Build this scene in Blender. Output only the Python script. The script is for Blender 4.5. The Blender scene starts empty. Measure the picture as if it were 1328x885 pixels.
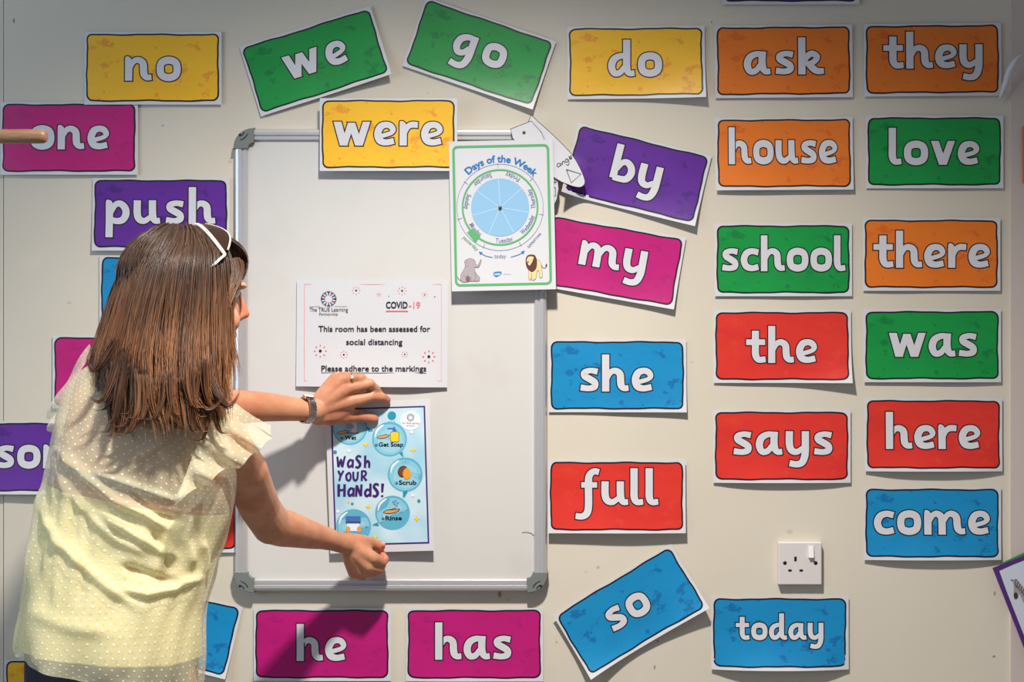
import bpy, bmesh, math, random
import numpy as np
from mathutils import Vector, Matrix, Euler
from mathutils.geometry import tessellate_polygon
random.seed(7)
PI = math.pi
SC = bpy.context.scene

# ---------------------------------------------------------------- camera, world, light, exposure
S = 0.00152          # metres on the wall per photograph pixel
D = 3.0              # camera distance from the wall
ZC = 1.42            # camera height
cam_d = bpy.data.cameras.new('camera'); cam = bpy.data.objects.new('camera', cam_d)
SC.collection.objects.link(cam); SC.camera = cam
cam.location = (0, -D, ZC); cam.rotation_euler = (PI/2, 0, 0)
cam_d.sensor_width = 36; cam_d.lens = 36*D/(1328*S); cam_d.clip_start = 0.05
SC.view_settings.view_transform = 'Standard'; SC.view_settings.look = 'None'
SC.view_settings.exposure = 0.0; SC.view_settings.gamma = 1.0
w = bpy.data.worlds.new('world'); SC.world = w; w.use_nodes = True
bg = w.node_tree.nodes['Background']; bg.inputs[0].default_value = (0.66, 0.74, 1.0, 1); bg.inputs[1].default_value = 0.25

def light(name, kind, loc, rot, energy, col, **kw):
    l = bpy.data.lights.new(name, kind); l.energy = energy; l.color = col
    for k, v in kw.items(): setattr(l, k, v)
    o = bpy.data.objects.new(name, l); SC.collection.objects.link(o); o.location = loc; o.rotation_euler = rot
    return o
# recessed ceiling downlight over the board, shining straight down
light('ceiling_downlight', 'SPOT', (-0.04, -1.16, 2.70), (0.05, 0, 0), 298, (1.0, 0.945, 0.87), spot_size=math.radians(126), spot_blend=1.0, shadow_soft_size=0.06)
# daylight from the window in the left wall
light('window_daylight', 'AREA', (-2.3, -1.6, 1.75), (math.radians(90), 0, math.radians(-90+12)), 21, (0.60, 0.80, 1.0), shape='RECTANGLE', size=1.6, size_y=1.2)

# ---------------------------------------------------------------- helpers
def P(px, py, d=0.0):
    k = S*(1-d/D)
    return Vector(((px-664)*k, -d, ZC-(py-442.5)*k))
def lin(c):
    c = c/255.0
    return c/12.92 if c <= 0.04045 else ((c+0.055)/1.055)**2.4
def rgb(r, g, b): return (lin(r), lin(g), lin(b), 1)
MATS = {}
def mat(name, col, rough=0.5, metal=0.0, spec=0.5, coat=0.0, **kw):
    if name in MATS: return MATS[name]
    m = bpy.data.materials.new(name); m.use_nodes = True; MATS[name] = m
    b = m.node_tree.nodes['Principled BSDF']
    b.inputs['Base Color'].default_value = col; b.inputs['Roughness'].default_value = rough
    b.inputs['Metallic'].default_value = metal; b.inputs['Specular IOR Level'].default_value = spec
    if coat: b.inputs['Coat Weight'].default_value = coat; b.inputs['Coat Roughness'].default_value = 0.25
    return m
class N:      # tiny node helper
    def __init__(s, m): s.t = m.node_tree; s.b = s.t.nodes.get('Principled BSDF')
    def add(s, ty, **kw):
        n = s.t.nodes.new(ty)
        for k, v in kw.items(): setattr(n, k, v)
        return n
    def link(s, a, b): s.t.links.new(a, b)
    def math(s, op, a, b=None, c=None, clamp=False):
        n = s.add('ShaderNodeMath', operation=op); n.use_clamp = clamp
        for i, x in enumerate((a, b, c)):
            if x is None: continue
            if isinstance(x, (int, float)): n.inputs[i].default_value = x
            else: s.link(x, n.inputs[i])
        return n.outputs[0]
    def mix(s, f, a, b):
        n = s.add('ShaderNodeMix', data_type='RGBA')
        for i, x in ((0, f), (6, a), (7, b)):
            if isinstance(x, (int, float)): n.inputs[i].default_value = x
            elif isinstance(x, tuple): n.inputs[i].default_value = x
            else: s.link(x, n.inputs[i])
        return n.outputs[2]
    def noise(s, vec, scale, detail=3, rough=0.5, scl=None):
        if scl:
            mp = s.add('ShaderNodeMapping'); mp.inputs['Scale'].default_value = scl; s.link(vec, mp.inputs[0]); vec = mp.outputs[0]
        n = s.add('ShaderNodeTexNoise'); n.inputs['Scale'].default_value = scale; n.inputs['Detail'].default_value = detail
        n.inputs['Roughness'].default_value = rough; s.link(vec, n.inputs['Vector']); return n.outputs[0]
    def ramp(s, f, lo, hi):
        n = s.add('ShaderNodeMapRange'); n.inputs[1].default_value = lo; n.inputs[2].default_value = hi
        n.interpolation_type = 'SMOOTHSTEP'; s.link(f, n.inputs[0]); return n.outputs[0]
    def coord(s, w='Object'): return s.add('ShaderNodeTexCoord').outputs[w]
    def bump(s, h, strength=0.2, dist=0.001):
        n = s.add('ShaderNodeBump'); n.inputs['Strength'].default_value = strength; n.inputs['Distance'].default_value = dist
        s.link(h, n.inputs['Height']); s.link(n.outputs[0], s.b.inputs['Normal'])

class MB:
    def __init__(s): s.v = []; s.f = []; s.m = []; s.mats = []; s.uv = None
    def mi(s, m):
        if m not in s.mats: s.mats.append(m)
        return s.mats.index(m)
    def add(s, verts, faces, m):
        o = len(s.v); s.v += [tuple(v) for v in verts]; k = s.mi(m)
        for f in faces: s.f.append(tuple(i+o for i in f)); s.m.append(k)
    def box(s, a, b, m):
        (x0, y0, z0), (x1, y1, z1) = a, b
        s.add([(x0,y0,z0),(x1,y0,z0),(x1,y1,z0),(x0,y1,z0),(x0,y0,z1),(x1,y0,z1),(x1,y1,z1),(x0,y1,z1)],
              [(0,3,2,1),(4,5,6,7),(0,1,5,4),(1,2,6,5),(2,3,7,6),(3,0,4,7)], m)
    def tube(s, pts, rad, m, n=12, caps=True, flat=1.0):
        pts = [Vector(p) for p in pts]; k = len(pts)
        if not hasattr(rad, '__len__'): rad = [rad]*k
        ref = None; V = []
        for i in range(k):
            t = (pts[min(i+1, k-1)]-pts[max(i-1, 0)]).normalized()
            if ref is None:
                ref = t.cross(Vector((0, 0, 1)));
                if ref.length < 0.1: ref = t.cross(Vector((1, 0, 0)))
            ref = (ref - t*ref.dot(t)).normalized(); b = t.cross(ref)
            for j in range(n):
                a = 2*PI*j/n; V.append(pts[i]+ref*math.cos(a)*rad[i]+b*math.sin(a)*rad[i]*flat)
        F = [(i*n+j, i*n+(j+1)%n, (i+1)*n+(j+1)%n, (i+1)*n+j) for i in range(k-1) for j in range(n)]
        if caps: F.append(tuple(range(n-1, -1, -1))); F.append(tuple((k-1)*n+j for j in range(n)))
        s.add(V, F, m)
    def ball(s, c, r, m, R=None, nu=16, nv=10):
        c = Vector(c)
        if not hasattr(r, '__len__'): r = (r, r, r)
        V = [Vector((0, 0, r[2]))]
        for i in range(1, nv):
            a = PI*i/nv
            for j in range(nu):
                b = 2*PI*j/nu; V.append(Vector((r[0]*math.sin(a)*math.cos(b), r[1]*math.sin(a)*math.sin(b), r[2]*math.cos(a))))
        V.append(Vector((0, 0, -r[2])))
        if R is not None: V = [R @ v for v in V]
        V = [v+c for v in V]
        F = [(0, 1+j, 1+(j+1) % nu) for j in range(nu)]
        for i in range(nv-2):
            for j in range(nu): F.append((1+i*nu+j, 1+(i+1)*nu+j, 1+(i+1)*nu+(j+1) % nu, 1+i*nu+(j+1) % nu))
        L = len(V)-1; o = 1+(nv-2)*nu
        F += [(L, o+(j+1) % nu, o+j) for j in range(nu)]
        s.add(V, F, m)
    def chain(s, pts, rad, m, n=12):      # round-ended limb
        s.tube(pts, rad, m, n)
        for p, r in zip(pts, rad): s.ball(p, r*0.995, m, nu=n, nv=8)
    def mesh(s, name, smooth=False):
        me = bpy.data.meshes.new(name); me.from_pydata(s.v, [], s.f)
        for m in s.mats: me.materials.append(m)
        me.polygons.foreach_set('material_index', s.m)
        if smooth: me.polygons.foreach_set('use_smooth', [True]*len(s.f))
        if s.uv:
            ul = me.uv_layers.new(name='UVMap')
            li = np.empty(len(me.loops), dtype=np.int32); me.loops.foreach_get('vertex_index', li)
            ul.data.foreach_set('uv', np.array(s.uv, dtype=np.float32)[li].ravel())
        me.update(); return me
    def build(s, name, parent=None, smooth=False, bevel=0, kind=None):
        o = bpy.data.objects.new(name, s.mesh(name, smooth)); SC.collection.objects.link(o)
        if parent: o.parent = parent
        if bevel:
            md = o.modifiers.new('edge', 'BEVEL'); md.width = bevel; md.segments = 3; md.limit_method = 'ANGLE'
        if kind: o['kind'] = kind
        return o
def tag(o, label, cat, group=None):
    o['label'] = label; o['category'] = cat
    if group: o['group'] = group
    return o
def thing(name, label, cat, loc=(0, 0, 0), rot=(0, 0, 0), group=None):
    o = bpy.data.objects.new(name, None); SC.collection.objects.link(o)
    o.location = loc; o.rotation_euler = rot; o.empty_display_size = 0.05
    return tag(o, label, cat, group)
def catmull(pts, n=6, closed=False):
    A = [np.array(p, float) for p in pts]; out = []; L = len(A)
    for i in range(L if closed else L-1):
        if closed: p0, p1, p2, p3 = A[i-1], A[i], A[(i+1) % L], A[(i+2) % L]
        else:
            p1, p2 = A[i], A[i+1]; p0 = A[i-1] if i else 2*p1-p2; p3 = A[i+2] if i+2 < L else 2*p2-p1
        for k in range(n):
            t = k/n; out.append(0.5*(2*p1+(p2-p0)*t+(2*p0-5*p1+4*p2-p3)*t*t+(3*p1-3*p2+p3-p0)*t**3))
    if not closed: out.append(A[-1])
    return out

# ---------------------------------------------------------------- materials
M_wall = mat('painted_plaster', rgb(216, 207, 190), 0.6, spec=0.3)
n = N(M_wall); c = n.coord()
big = n.noise(c, 1.6, 3); fine = n.noise(c, 9, 5, 0.6); spk = n.noise(c, 26, 2, 0.5)
col = n.mix(n.ramp(big, 0.3, 0.7), rgb(219, 210, 194), rgb(212, 203, 186))
col = n.mix(n.math('MULTIPLY', n.ramp(fine, 0.6, 0.75), 0.35), col, rgb(224, 215, 202))
col = n.mix(n.math('MULTIPLY', n.ramp(spk, 0.745, 0.78), 0.45), col, rgb(150, 120, 95))
for x_, y_, r_, sq, cc in ((648,771,3.5,1.8,(150,104,74)),(659,778,2.5,1,(176,172,160)),(1289,852,3,.8,(120,106,98)),(1290,770,2.5,1.8,(150,138,128)),(849,866,2,2,(130,118,108)),(853,832,2,.9,(90,84,80)),
      (18,27,2,2.2,(96,96,102)),(211,163,3,.6,(160,156,150)),(298,210,4,.7,(206,176,160)),(90,393,4,.6,(190,176,166)),(897,470,4,.6,(196,186,172)),(760,742,5,.6,(206,196,178)),(1024,690,6,.7,(196,184,168)),(923,29,1.5,1,(80,76,72))):
    q = P(x_, y_, 0); mp = n.add('ShaderNodeMapping'); mp.inputs['Location'].default_value = (-q.x/(r_*S), 0, -q.z/(r_*sq*S)); mp.inputs['Scale'].default_value = (1/(r_*S), 0, 1/(r_*sq*S)); n.link(c, mp.inputs[0])
    ln = n.add('ShaderNodeVectorMath', operation='LENGTH'); n.link(mp.outputs[0], ln.inputs[0])
    col = n.mix(n.math('MULTIPLY', n.ramp(n.math('ADD', ln.outputs['Value'], n.noise(c, 700, 2)), 1.5, .8), .8), col, rgb(*cc))
n.link(col, n.b.inputs['Base Color'])
n.bump(n.math('ADD', n.noise(c, 240, 3), n.math('MULTIPLY', n.noise(c, 40, 3), 1.3)), 0.22, 0.0006)
M_ceil = mat('ceiling_paint', rgb(225, 225, 222), 0.9)
M_floor = mat('floor_vinyl', rgb(120, 116, 112), 0.6)
n = N(M_floor); n.link(n.mix(n.noise(n.coord(), 60, 3), rgb(105, 102, 100), rgb(140, 136, 130)), n.b.inputs['Base Color'])
M_paper = mat('laminated_paper', rgb(212, 212, 216), 0.42, spec=0.45)
n = N(M_paper); n.bump(n.noise(n.coord(), 22, 2), 0.12, 0.002)
M_ink = mat('black_ink', rgb(24, 20, 26), 0.42, spec=0.45)
M_let = mat('white_letters', rgb(214, 213, 218), 0.42, spec=0.45)
n = N(M_let); n.bump(n.noise(n.coord(), 22, 2), 0.12, 0.002)
def card_mat(name, base, flake, dark, amt=0.8):
    m = mat('card_'+name, base, 0.42, spec=0.45); n = N(m); c = n.coord()
    st = n.noise(c, 14, 4, 0.6, (0.35, 1.0, 1)); a = n.noise(c, 26, 3, 0.55, (1, 1.4, 1)); b2 = n.noise(c, 90, 2, 0.6, (1, 1.5, 1))
    col = n.mix(n.math('MULTIPLY', n.ramp(st, 0.40, 0.68), 0.55), base, dark)
    blot = n.math('MULTIPLY', n.ramp(a, 0.565, 0.62), n.ramp(b2, 0.36, 0.50))
    col = n.mix(n.math('MULTIPLY', blot, amt), col, flake)
    n.link(col, n.b.inputs['Base Color']); n.bump(n.noise(c, 22, 2), 0.16, 0.002); return m
CM = {
 'yellow': card_mat('yellow', rgb(246, 190, 40), rgb(226, 140, 40), rgb(240, 176, 30), 0.7),
 'orange': card_mat('orange', rgb(232, 122, 34), rgb(214, 92, 32), rgb(222, 108, 26), 0.7),
 'green': card_mat('green', rgb(16, 150, 66), rgb(8, 112, 56), rgb(10, 134, 60), 0.7),
 'blue': card_mat('blue', rgb(22, 140, 196), rgb(12, 98, 158), rgb(14, 126, 184), 0.75),
 'magenta': card_mat('magenta', rgb(190, 22, 118), rgb(156, 16, 104), rgb(176, 16, 108), 0.4),
 'purple': card_mat('purple', rgb(96, 38, 148), rgb(66, 24, 116), rgb(84, 30, 134), 0.7),
 'red': card_mat('red', rgb(220, 54, 42), rgb(222, 70, 46), rgb(206, 40, 36), 0.4),
}
def ink(r, g, b): return mat('print_%d_%d_%d' % (r, g, b), rgb(r, g, b), 0.42, spec=0.45)
M_alu = mat('brushed_aluminium', rgb(212, 211, 212), 0.34, metal=0.5)
M_cap = mat('grey_plastic', rgb(118, 124, 122), 0.5)
M_board = mat('white_enamel', rgb(228, 224, 216), 0.26, spec=0.45)
n = N(M_board); c = n.coord()
n.link(n.mix(n.math('MULTIPLY', n.ramp(n.noise(c, 6, 4, 0.6), 0.5, 0.75), 0.5), rgb(213, 211, 207), rgb(206, 201, 197)), n.b.inputs['Base Color'])
M_sock = mat('socket_plastic', rgb(222, 214, 212), 0.35)
M_black = mat('black_plastic', rgb(18, 16, 16), 0.5)
M_brass = mat('brass', rgb(120, 96, 50), 0.35, metal=0.9)

# ---------------------------------------------------------------- room shell
def struct(name, boxes, m):
    b = MB()
    for a, c in boxes: b.box(a, c, m)
    o = b.build(name); o['kind'] = 'structure'; return o
XL, XR = -2.4, 2.3
struct('wall_back', [((P(5,0).x, 0, 0), (P(1310,0).x, 0.12, 3.0))], M_wall)
struct('trim_1', [((XL, 0.002, 0), (P(5,0).x-0.002, 0.12, 3.0))], M_wall)         # neighbouring wall panel past the joint
M_pier = mat('pier_paint', rgb(206, 192, 184), 0.6, spec=0.3)
n = N(M_pier); n.bump(n.noise(n.coord(), 200, 3), 0.2, 0.0006)
struct('trim_2', [((P(1310,0).x, -0.006, 0), (XR, 0.12, 3.0))], M_pier)
struct('wall_left', [((XL-0.1, -3.9, 0), (XL, 0.12, 0.95)), ((XL-0.1, -3.9, 2.45), (XL, 0.12, 3.0)),
                     ((XL-0.1, -0.7, 0.95), (XL, 0.12, 2.45)), ((XL-0.1, -3.9, 0.95), (XL, -2.6, 2.45))], M_wall)
struct('wall_right', [((XR, -3.9, 0), (XR+0.1, 0.12, 3.0))], M_wall)
struct('floor', [((XL-0.1, -3.9, -0.1), (XR+0.1, 0.12, 0))], M_floor)
struct('ceiling', [((XL-0.1, -3.9, 3.0), (XR+0.1, 0.12, 3.1))], M_ceil)

# ---------------------------------------------------------------- lettering engine (infant print hand)
# centre lines in units of the x-height; 's' smooth, 'l' straight, 'h' straight with level ends, 'o' closed
G = {
 'o': (1.04, [('o', [(.52,.865),(.24,.77),(.165,.5),(.24,.23),(.52,.135),(.80,.23),(.875,.5),(.80,.77)], .33)]),
 'e': (.96, [('s', [(.24,.385),(.50,.45),(.72,.53),(.80,.66,.26),(.70,.82,.28),(.50,.87,.28),(.28,.78,.32),(.165,.5,.33),(.25,.22,.32),(.50,.13,.28),(.84,.19,.27)], .2)]),
 'c': (.88, [('s', [(.84,.81,.29),(.54,.87,.28),(.28,.77,.32),(.165,.5,.33),(.27,.22,.32),(.54,.13,.28),(.84,.19,.28)], .3)]),
 's': (.86, [('s', [(.79,.83,.28),(.50,.88,.25),(.25,.80,.28),(.24,.65,.29),(.46,.52,.31),(.67,.38,.3),(.66,.20,.29),(.42,.13,.26),(.08,.17,.28)], .28)]),
 'a': (1.14, [('s', [(.84,.84,.26),(.54,.87,.27),(.26,.72,.32),(.165,.42,.33),(.28,.15,.29),(.52,.18,.27),(.70,.42,.22)], .3), ('s', [(.80,.98,.33),(.78,.6,.33),(.80,.32,.33),(.92,.14,.27),(1.12,.15,.26)], .33)]),
 'd': (1.14, [('s', [(.80,.84,.26),(.54,.87,.27),(.26,.72,.32),(.165,.42,.33),(.28,.15,.29),(.52,.18,.27),(.70,.42,.22)], .3), ('s', [(.80,1.55,.33),(.80,1.0,.33),(.80,.34,.33),(.92,.14,.27),(1.12,.15,.26)], .33)]),
 'g': (.98, [('s', [(.80,.84,.26),(.54,.87,.27),(.26,.72,.32),(.165,.42,.33),(.28,.17,.29),(.52,.20,.27),(.70,.44,.22)], .3), ('s', [(.81,.98,.33),(.80,.5,.33),(.78,.02,.33),(.64,-.30,.31),(.38,-.38,.28),(.08,-.32,.28)], .33)]),
 'q': (1, []),
 'y': (1.0, [('s', [(.165,1.0,.33),(.165,.45,.33),(.26,.2,.31),(.48,.14,.27),(.72,.3,.22)], .33), ('s', [(.83,1.0,.33),(.83,.5,.33),(.81,.02,.33),(.68,-.30,.31),(.44,-.38,.28),(.16,-.33,.28)], .33)]),
 'u': (1.14, [('s', [(.165,1.0,.33),(.165,.45,.33),(.26,.2,.31),(.48,.14,.27),(.72,.3,.22)], .33), ('s', [(.80,1.0,.33),(.80,.6,.33),(.82,.32,.33),(.92,.14,.27),(1.12,.15,.26)], .33)]),
 'h': (1.14, [('l', [(.165,1.55),(.165,0)], .33), ('s', [(.22,.52,.2),(.36,.79,.25),(.56,.87,.28),(.76,.74,.32),(.79,.42,.33),(.82,.25,.32),(.93,.14,.27),(1.12,.15,.26)], .3)]),
 'n': (1.14, [('s', [(.02,.93,.16),(.12,.90,.28),(.165,.7,.33),(.165,0,.33)], .33), ('s', [(.22,.52,.2),(.36,.79,.25),(.56,.87,.28),(.76,.74,.32),(.79,.42,.33),(.82,.25,.32),(.93,.14,.27),(1.12,.15,.26)], .3)]),
 'm': (1.74, [('s', [(.02,.93,.16),(.12,.90,.28),(.165,.7,.33),(.165,0,.33)], .33), ('s', [(.22,.52,.2),(.36,.79,.25),(.54,.87,.28),(.72,.74,.32),(.76,.45,.33),(.76,.0,.33)], .3),
            ('s', [(.82,.52,.2),(.96,.79,.25),(1.15,.87,.28),(1.35,.74,.32),(1.39,.42,.33),(1.42,.25,.32),(1.53,.14,.27),(1.72,.15,.26)], .3)]),
 'r': (.80, [('s', [(.02,.93,.16),(.12,.90,.28),(.165,.7,.33),(.165,0,.33)], .33), ('s', [(.22,.50,.2),(.34,.76,.25),(.52,.87,.28),(.78,.86,.27)], .3)]),
 'k': (1.08, [('l', [(.165,1.55),(.165,0)], .33), ('s', [(.24,.42,.2),(.36,.72,.26),(.58,.87,.28),(.80,.74,.28),(.66,.52,.25),(.34,.42,.22)], .27), ('s', [(.42,.48,.28),(.62,.26,.31),(.80,.14,.29),(1.08,.14,.26)], .3)]),
 't': (.88, [('s', [(.40,1.35,.33),(.40,.7,.33),(.41,.34,.33),(.54,.14,.28),(.84,.16,.27)], .33), ('l', [(.0,.87),(.82,.87)], .26)]),
 'l': (.56, [('s', [(.165,1.55,.33),(.165,.8,.33),(.17,.34,.33),(.28,.14,.28),(.54,.15,.26)], .33)]),
 'f': (.98, [('s', [(.96,1.38,.28),(.76,1.42,.28),(.58,1.28,.31),(.52,1.0,.33),(.52,.0,.33),(.44,-.34,.32),(.24,-.46,.28),(-.02,-.44,.27)], .33), ('l', [(.22,.85),(.88,.85)], .25)]),
 'b': (1.02, [('l', [(.165,1.55),(.165,.1)], .33), ('s', [(.24,.50,.22),(.40,.80,.26),(.62,.86,.29),(.82,.68,.32),(.86,.42,.33),(.72,.18,.31),(.46,.13,.28),(.16,.14,.28)], .3)]),
 'p': (1.02, [('s', [(.02,.93,.16),(.12,.90,.28),(.165,.7,.33),(.165,-.55,.33)], .33), ('s', [(.24,.50,.22),(.40,.80,.26),(.62,.86,.29),(.82,.68,.32),(.86,.42,.33),(.72,.18,.31),(.46,.13,.28),(.24,.2,.24)], .3)]),
 'v': (1.06, [('h', [(.19,1.0),(.53,0)], .36), ('h', [(.88,1.0),(.53,0)], .34)]),
 'w': (1.62, [('h', [(.20,1.0),(.47,0)], .36), ('h', [(.78,.96),(.47,0)], .30), ('h', [(.78,.96),(1.10,0)], .34), ('h', [(1.42,1.0),(1.10,0)], .34)]),
}
def stroke_poly(kind, pts, wd, o):
    """returns a list of quads (2D) covering the stroke widened by o"""
    if kind == 'h':
        (x0, y0), (x1, y1) = pts; L = math.hypot(x1-x0, y1-y0); ey = o; sl = (x1-x0)/(y1-y0)
        hw = wd*.92/2+o*L/abs(y1-y0); s = 1 if y1 > y0 else -1
        a = (x0-sl*s*ey, y0-s*ey); b = (x1+sl*s*ey, y1+s*ey)
        return [[(a[0]-hw, a[1]), (a[0]+hw, a[1]), (b[0]+hw, b[1]), (b[0]-hw, b[1])]]
    full = [(p[0], p[1], p[2] if len(p) > 2 else wd) for p in pts]
    closed = kind == 'o'
    C = catmull(full, 5 if kind != 'l' else 3, closed) if kind != 'l' else [np.array(p, float) for p in full]
    k = len(C); L = []; R = []
    for i in range(k):
        if closed: t = C[(i+1) % k]-C[i-1]
        else: t = C[min(i+1, k-1)]-C[max(i-1, 0)]
        d = math.hypot(t[0], t[1]); tx, ty = t[0]/d, t[1]/d; h = C[i][2]*.92/2+o
        x, y = C[i][0], C[i][1]
        if not closed and i == 0: x -= tx*o; y -= ty*o
        if not closed and i == k-1: x += tx*o; y += ty*o
        L.append((x-ty*h, y+tx*h)); R.append((x+ty*h, y-tx*h))
    Q = []
    for i in range(k if closed else k-1):
        j = (i+1) % k; Q.append([L[i], R[i], R[j], L[j]])
    return Q
def word_quads(word, xh, width, o):
    """quads for a word centred on x=0 with its baseline at y=0, fitted to width"""
    adv = [G[ch][0] for ch in word]; nat = sum(adv)*xh
    gap = (width-nat)/max(1, len(word)-1); sx = 1.0
    if gap < 0.06*xh: gap = 0.06*xh; sx = (width-gap*(len(word)-1))/nat
    x = -width/2; out = []
    for ch, a in zip(word, adv):
        for k, pts, wd in G[ch][1]:
            qs = stroke_poly(k, pts, wd, o/xh)
            out.append([[(x+q[0]*xh*sx, q[1]*xh) for q in Q] for Q in qs])
        x += a*xh*sx+gap
    return out

class Sheet:
    """a paper thing fixed near the wall: local x right, y up, z towards the room"""
    def __init__(s, name, label, cat, cx, cy, ang, d, bend=None, group=None):
        s.k = S*(1-d/D); s.cx, s.cy = cx, cy; s.a = math.radians(ang); s.bend = bend or (lambda u, v: 0.0)
        p = P(cx, cy, d)
        s.o = thing(name, label, cat, p, (PI/2, s.a, 0), group)
    def loc(s, px, py):
        dx = (px-s.cx)*s.k; dy = -(py-s.cy)*s.k; c, n_ = math.cos(s.a), math.sin(s.a)
        return (dx*c-dy*n_, dx*n_+dy*c)
    def pt(s, u, v, z=0): return (u, v, s.bend(u, v)+z)
    def grid(s, mb, x0, y0, x1, y1, m, z, nx=24, ny=14, rad=0, wob=0, seed=0, ex=0):
        """rectangle (local metres) with optional rounded, wobbly outline"""
        r = random.Random(seed); ph = [r.uniform(0, 6.28) for _ in range(8)]
        V = []; w2, h2, mx, my = (x1-x0)/2, (y1-y0)/2, (x0+x1)/2, (y0+y1)/2
        for j in range(ny+1):
            for i in range(nx+1):
                fx = -1+2*i/nx; fy = -1+2*j/ny
                x = fx*w2; y = fy*h2
                if rad:
                    def inset(a, A, R):      # edge pulled in near the corner
                        e = abs(a)-(A-R); return 0 if e <= 0 else R-math.sqrt(max(0, R*R-e*e))
                    # place boundary rows exactly on a rounded outline
                    iy = inset(x, w2, rad)*abs(fy)**6; ix = inset(y, h2, rad)*abs(fx)**6
                    if abs(fx) == 1 and abs(fy) == 1: ix = iy = rad*0.293
                    x -= math.copysign(min(ix, rad*0.6), fx); y -= math.copysign(min(iy, rad*0.6), fy)
                if wob:
                    x += wob*abs(fx)**5*(math.sin(fy*5+ph[0 if fx > 0 else 1])+.6*math.sin(fy*13+ph[2]))
                    y += wob*abs(fy)**5*(math.sin(fx*7+ph[3 if fy > 0 else 4])+.6*math.sin(fx*17+ph[5]))
                V.append(s.pt(mx+x+math.copysign(ex, fx)*(abs(fx) == 1), my+y+math.copysign(ex, fy)*(abs(fy) == 1), z))
        F = [(j*(nx+1)+i, j*(nx+1)+i+1, (j+1)*(nx+1)+i+1, (j+1)*(nx+1)+i) for j in range(ny) for i in range(nx)]
        mb.add(V, F, m)
    def panel(s, mb, w2, h2, rad, m, z, seed, wob):
        r = random.Random(seed); ph = [r.uniform(0, 6.28) for _ in range(8)]; out = []
        def edge(ax, ay, bx, by, n_):
            return [(ax+(bx-ax)*i/n_, ay+(by-ay)*i/n_) for i in range(n_)]
        cs = ((w2-rad, h2-rad, 0), (-w2+rad, h2-rad, PI/2), (-w2+rad, -h2+rad, PI), (w2-rad, -h2+rad, 1.5*PI))
        for q, (cx, cy, a) in enumerate(cs):
            arc = [(cx+rad*math.cos(a+PI/2*i/5), cy+rad*math.sin(a+PI/2*i/5)) for i in range(6)]
            nx_ = cs[(q+1) % 4]; e = (nx_[0]+rad*math.cos(nx_[2]), nx_[1]+rad*math.sin(nx_[2]))
            out += arc[:-1]+edge(arc[-1][0], arc[-1][1], e[0], e[1], 26 if q in (0, 2) else 14)
        P2 = []
        for x, y in out:
            fx, fy = x/w2, y/h2
            P2.append((x+wob*fx*abs(fx)**3*(math.sin(fy*4+ph[0 if fx > 0 else 1])+.5*math.sin(fy*11+ph[2])), y+wob*fy*abs(fy)**3*(math.sin(fx*6+ph[3 if fy > 0 else 4])+.5*math.sin(fx*15+ph[5]))))
        k = len(P2); V = [s.pt(0, 0, z)]; nr_ = 12
        for j in range(1, nr_+1): V += [s.pt(x*j/nr_, y*j/nr_, z) for x, y in P2]
        F = [(0, 1+i, 1+(i+1) % k) for i in range(k)]+[(1+j*k+i, 1+(j+1)*k+i, 1+(j+1)*k+(i+1) % k, 1+j*k+(i+1) % k) for j in range(nr_-1) for i in range(k)]
        mb.add(V, F, m)
    def sheet(s, x0, y0, x1, y1, m=None, name='paper_sheet', nx=24, ny=14, th=0.0004):
        mb = MB(); s.grid(mb, x0, y0, x1, y1, m or M_paper, 0, nx, ny)
        o = mb.build(name, s.o, smooth=True)
        md = o.modifiers.new('thickness', 'SOLIDIFY'); md.thickness = th; md.offset = -1
        md = o.modifiers.new('crisp_edge', 'EDGE_SPLIT'); md.split_angle = 0.6
        return o

CARD_LABELS = {}
def word_card(word, colour, cx, cy, ang, label, tw=None, tdx=0, base=18, xh=31, d=0.004, W=172, H=88, bend=None, seed=None, mt=2.6, mb_=3.9, ml=2.7, mr=3.5):
    seed = seed if seed is not None else len(bpy.data.objects)
    r = random.Random(seed); b0 = r.uniform(.001, .004); b1 = r.uniform(.0, .003); ph = r.uniform(0, 6)
    def bd(u, v):
        fx = u/(W*S/2); fy = v/(H*S/2)
        z = b0*(max(0, .2-fy)/1.2)**2*(1-0.6*fx*fx)+b1*max(0, fx)**3*0.6+.0006*math.sin(fx*4+ph)
        if bend: z += bend(fx, fy)
        return z
    s = Sheet('word_card', label, 'word card', cx, cy, ang, d, bd, 'printed word cards on the wall'); k = s.k
    w2, h2 = W*k/2, H*k/2
    s.sheet(-w2-ml*k, -h2-mb_*k, w2+mr*k, h2+mt*k)
    mb = MB(); s.panel(mb, w2, h2, 8*k, M_ink, .00025, seed, .5*k)
    mb.build('black_outline', s.o, smooth=True)
    mb = MB(); s.panel(mb, w2-2.1*k, h2-2.1*k, 6.2*k, CM[colour], .0007, seed, .5*k)
    mb.build('coloured_panel', s.o, smooth=True)
    if word:
        mb = MB()
        for z0, o, m in ((.0010, 1.45*k, M_ink), (.0014, 0, M_let)):
            for i, qs in enumerate(word_quads(word, xh*k, tw*k, o)):
                for Q in qs:
                    mb.add([s.pt(tdx*k+q[0], -base*k+q[1], z0+i*.00001) for q in Q], [(0, 1, 2, 3)], m)
        mb.build('lettering', s.o)
    return s

def corner(ax, ay, amt, p=3):      # lifted corner
    return lambda fx, fy: amt*max(0, (fx*ax+fy*ay)/2)**p
def bow(amt): return lambda fx, fy: amt*max(0, (-fy+.3)/1.3)**2*max(0, 1-fx*fx)
def edge_bottom(amt): return lambda fx, fy: amt*max(0, (1-fy)/2)**2
C = word_card
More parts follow.
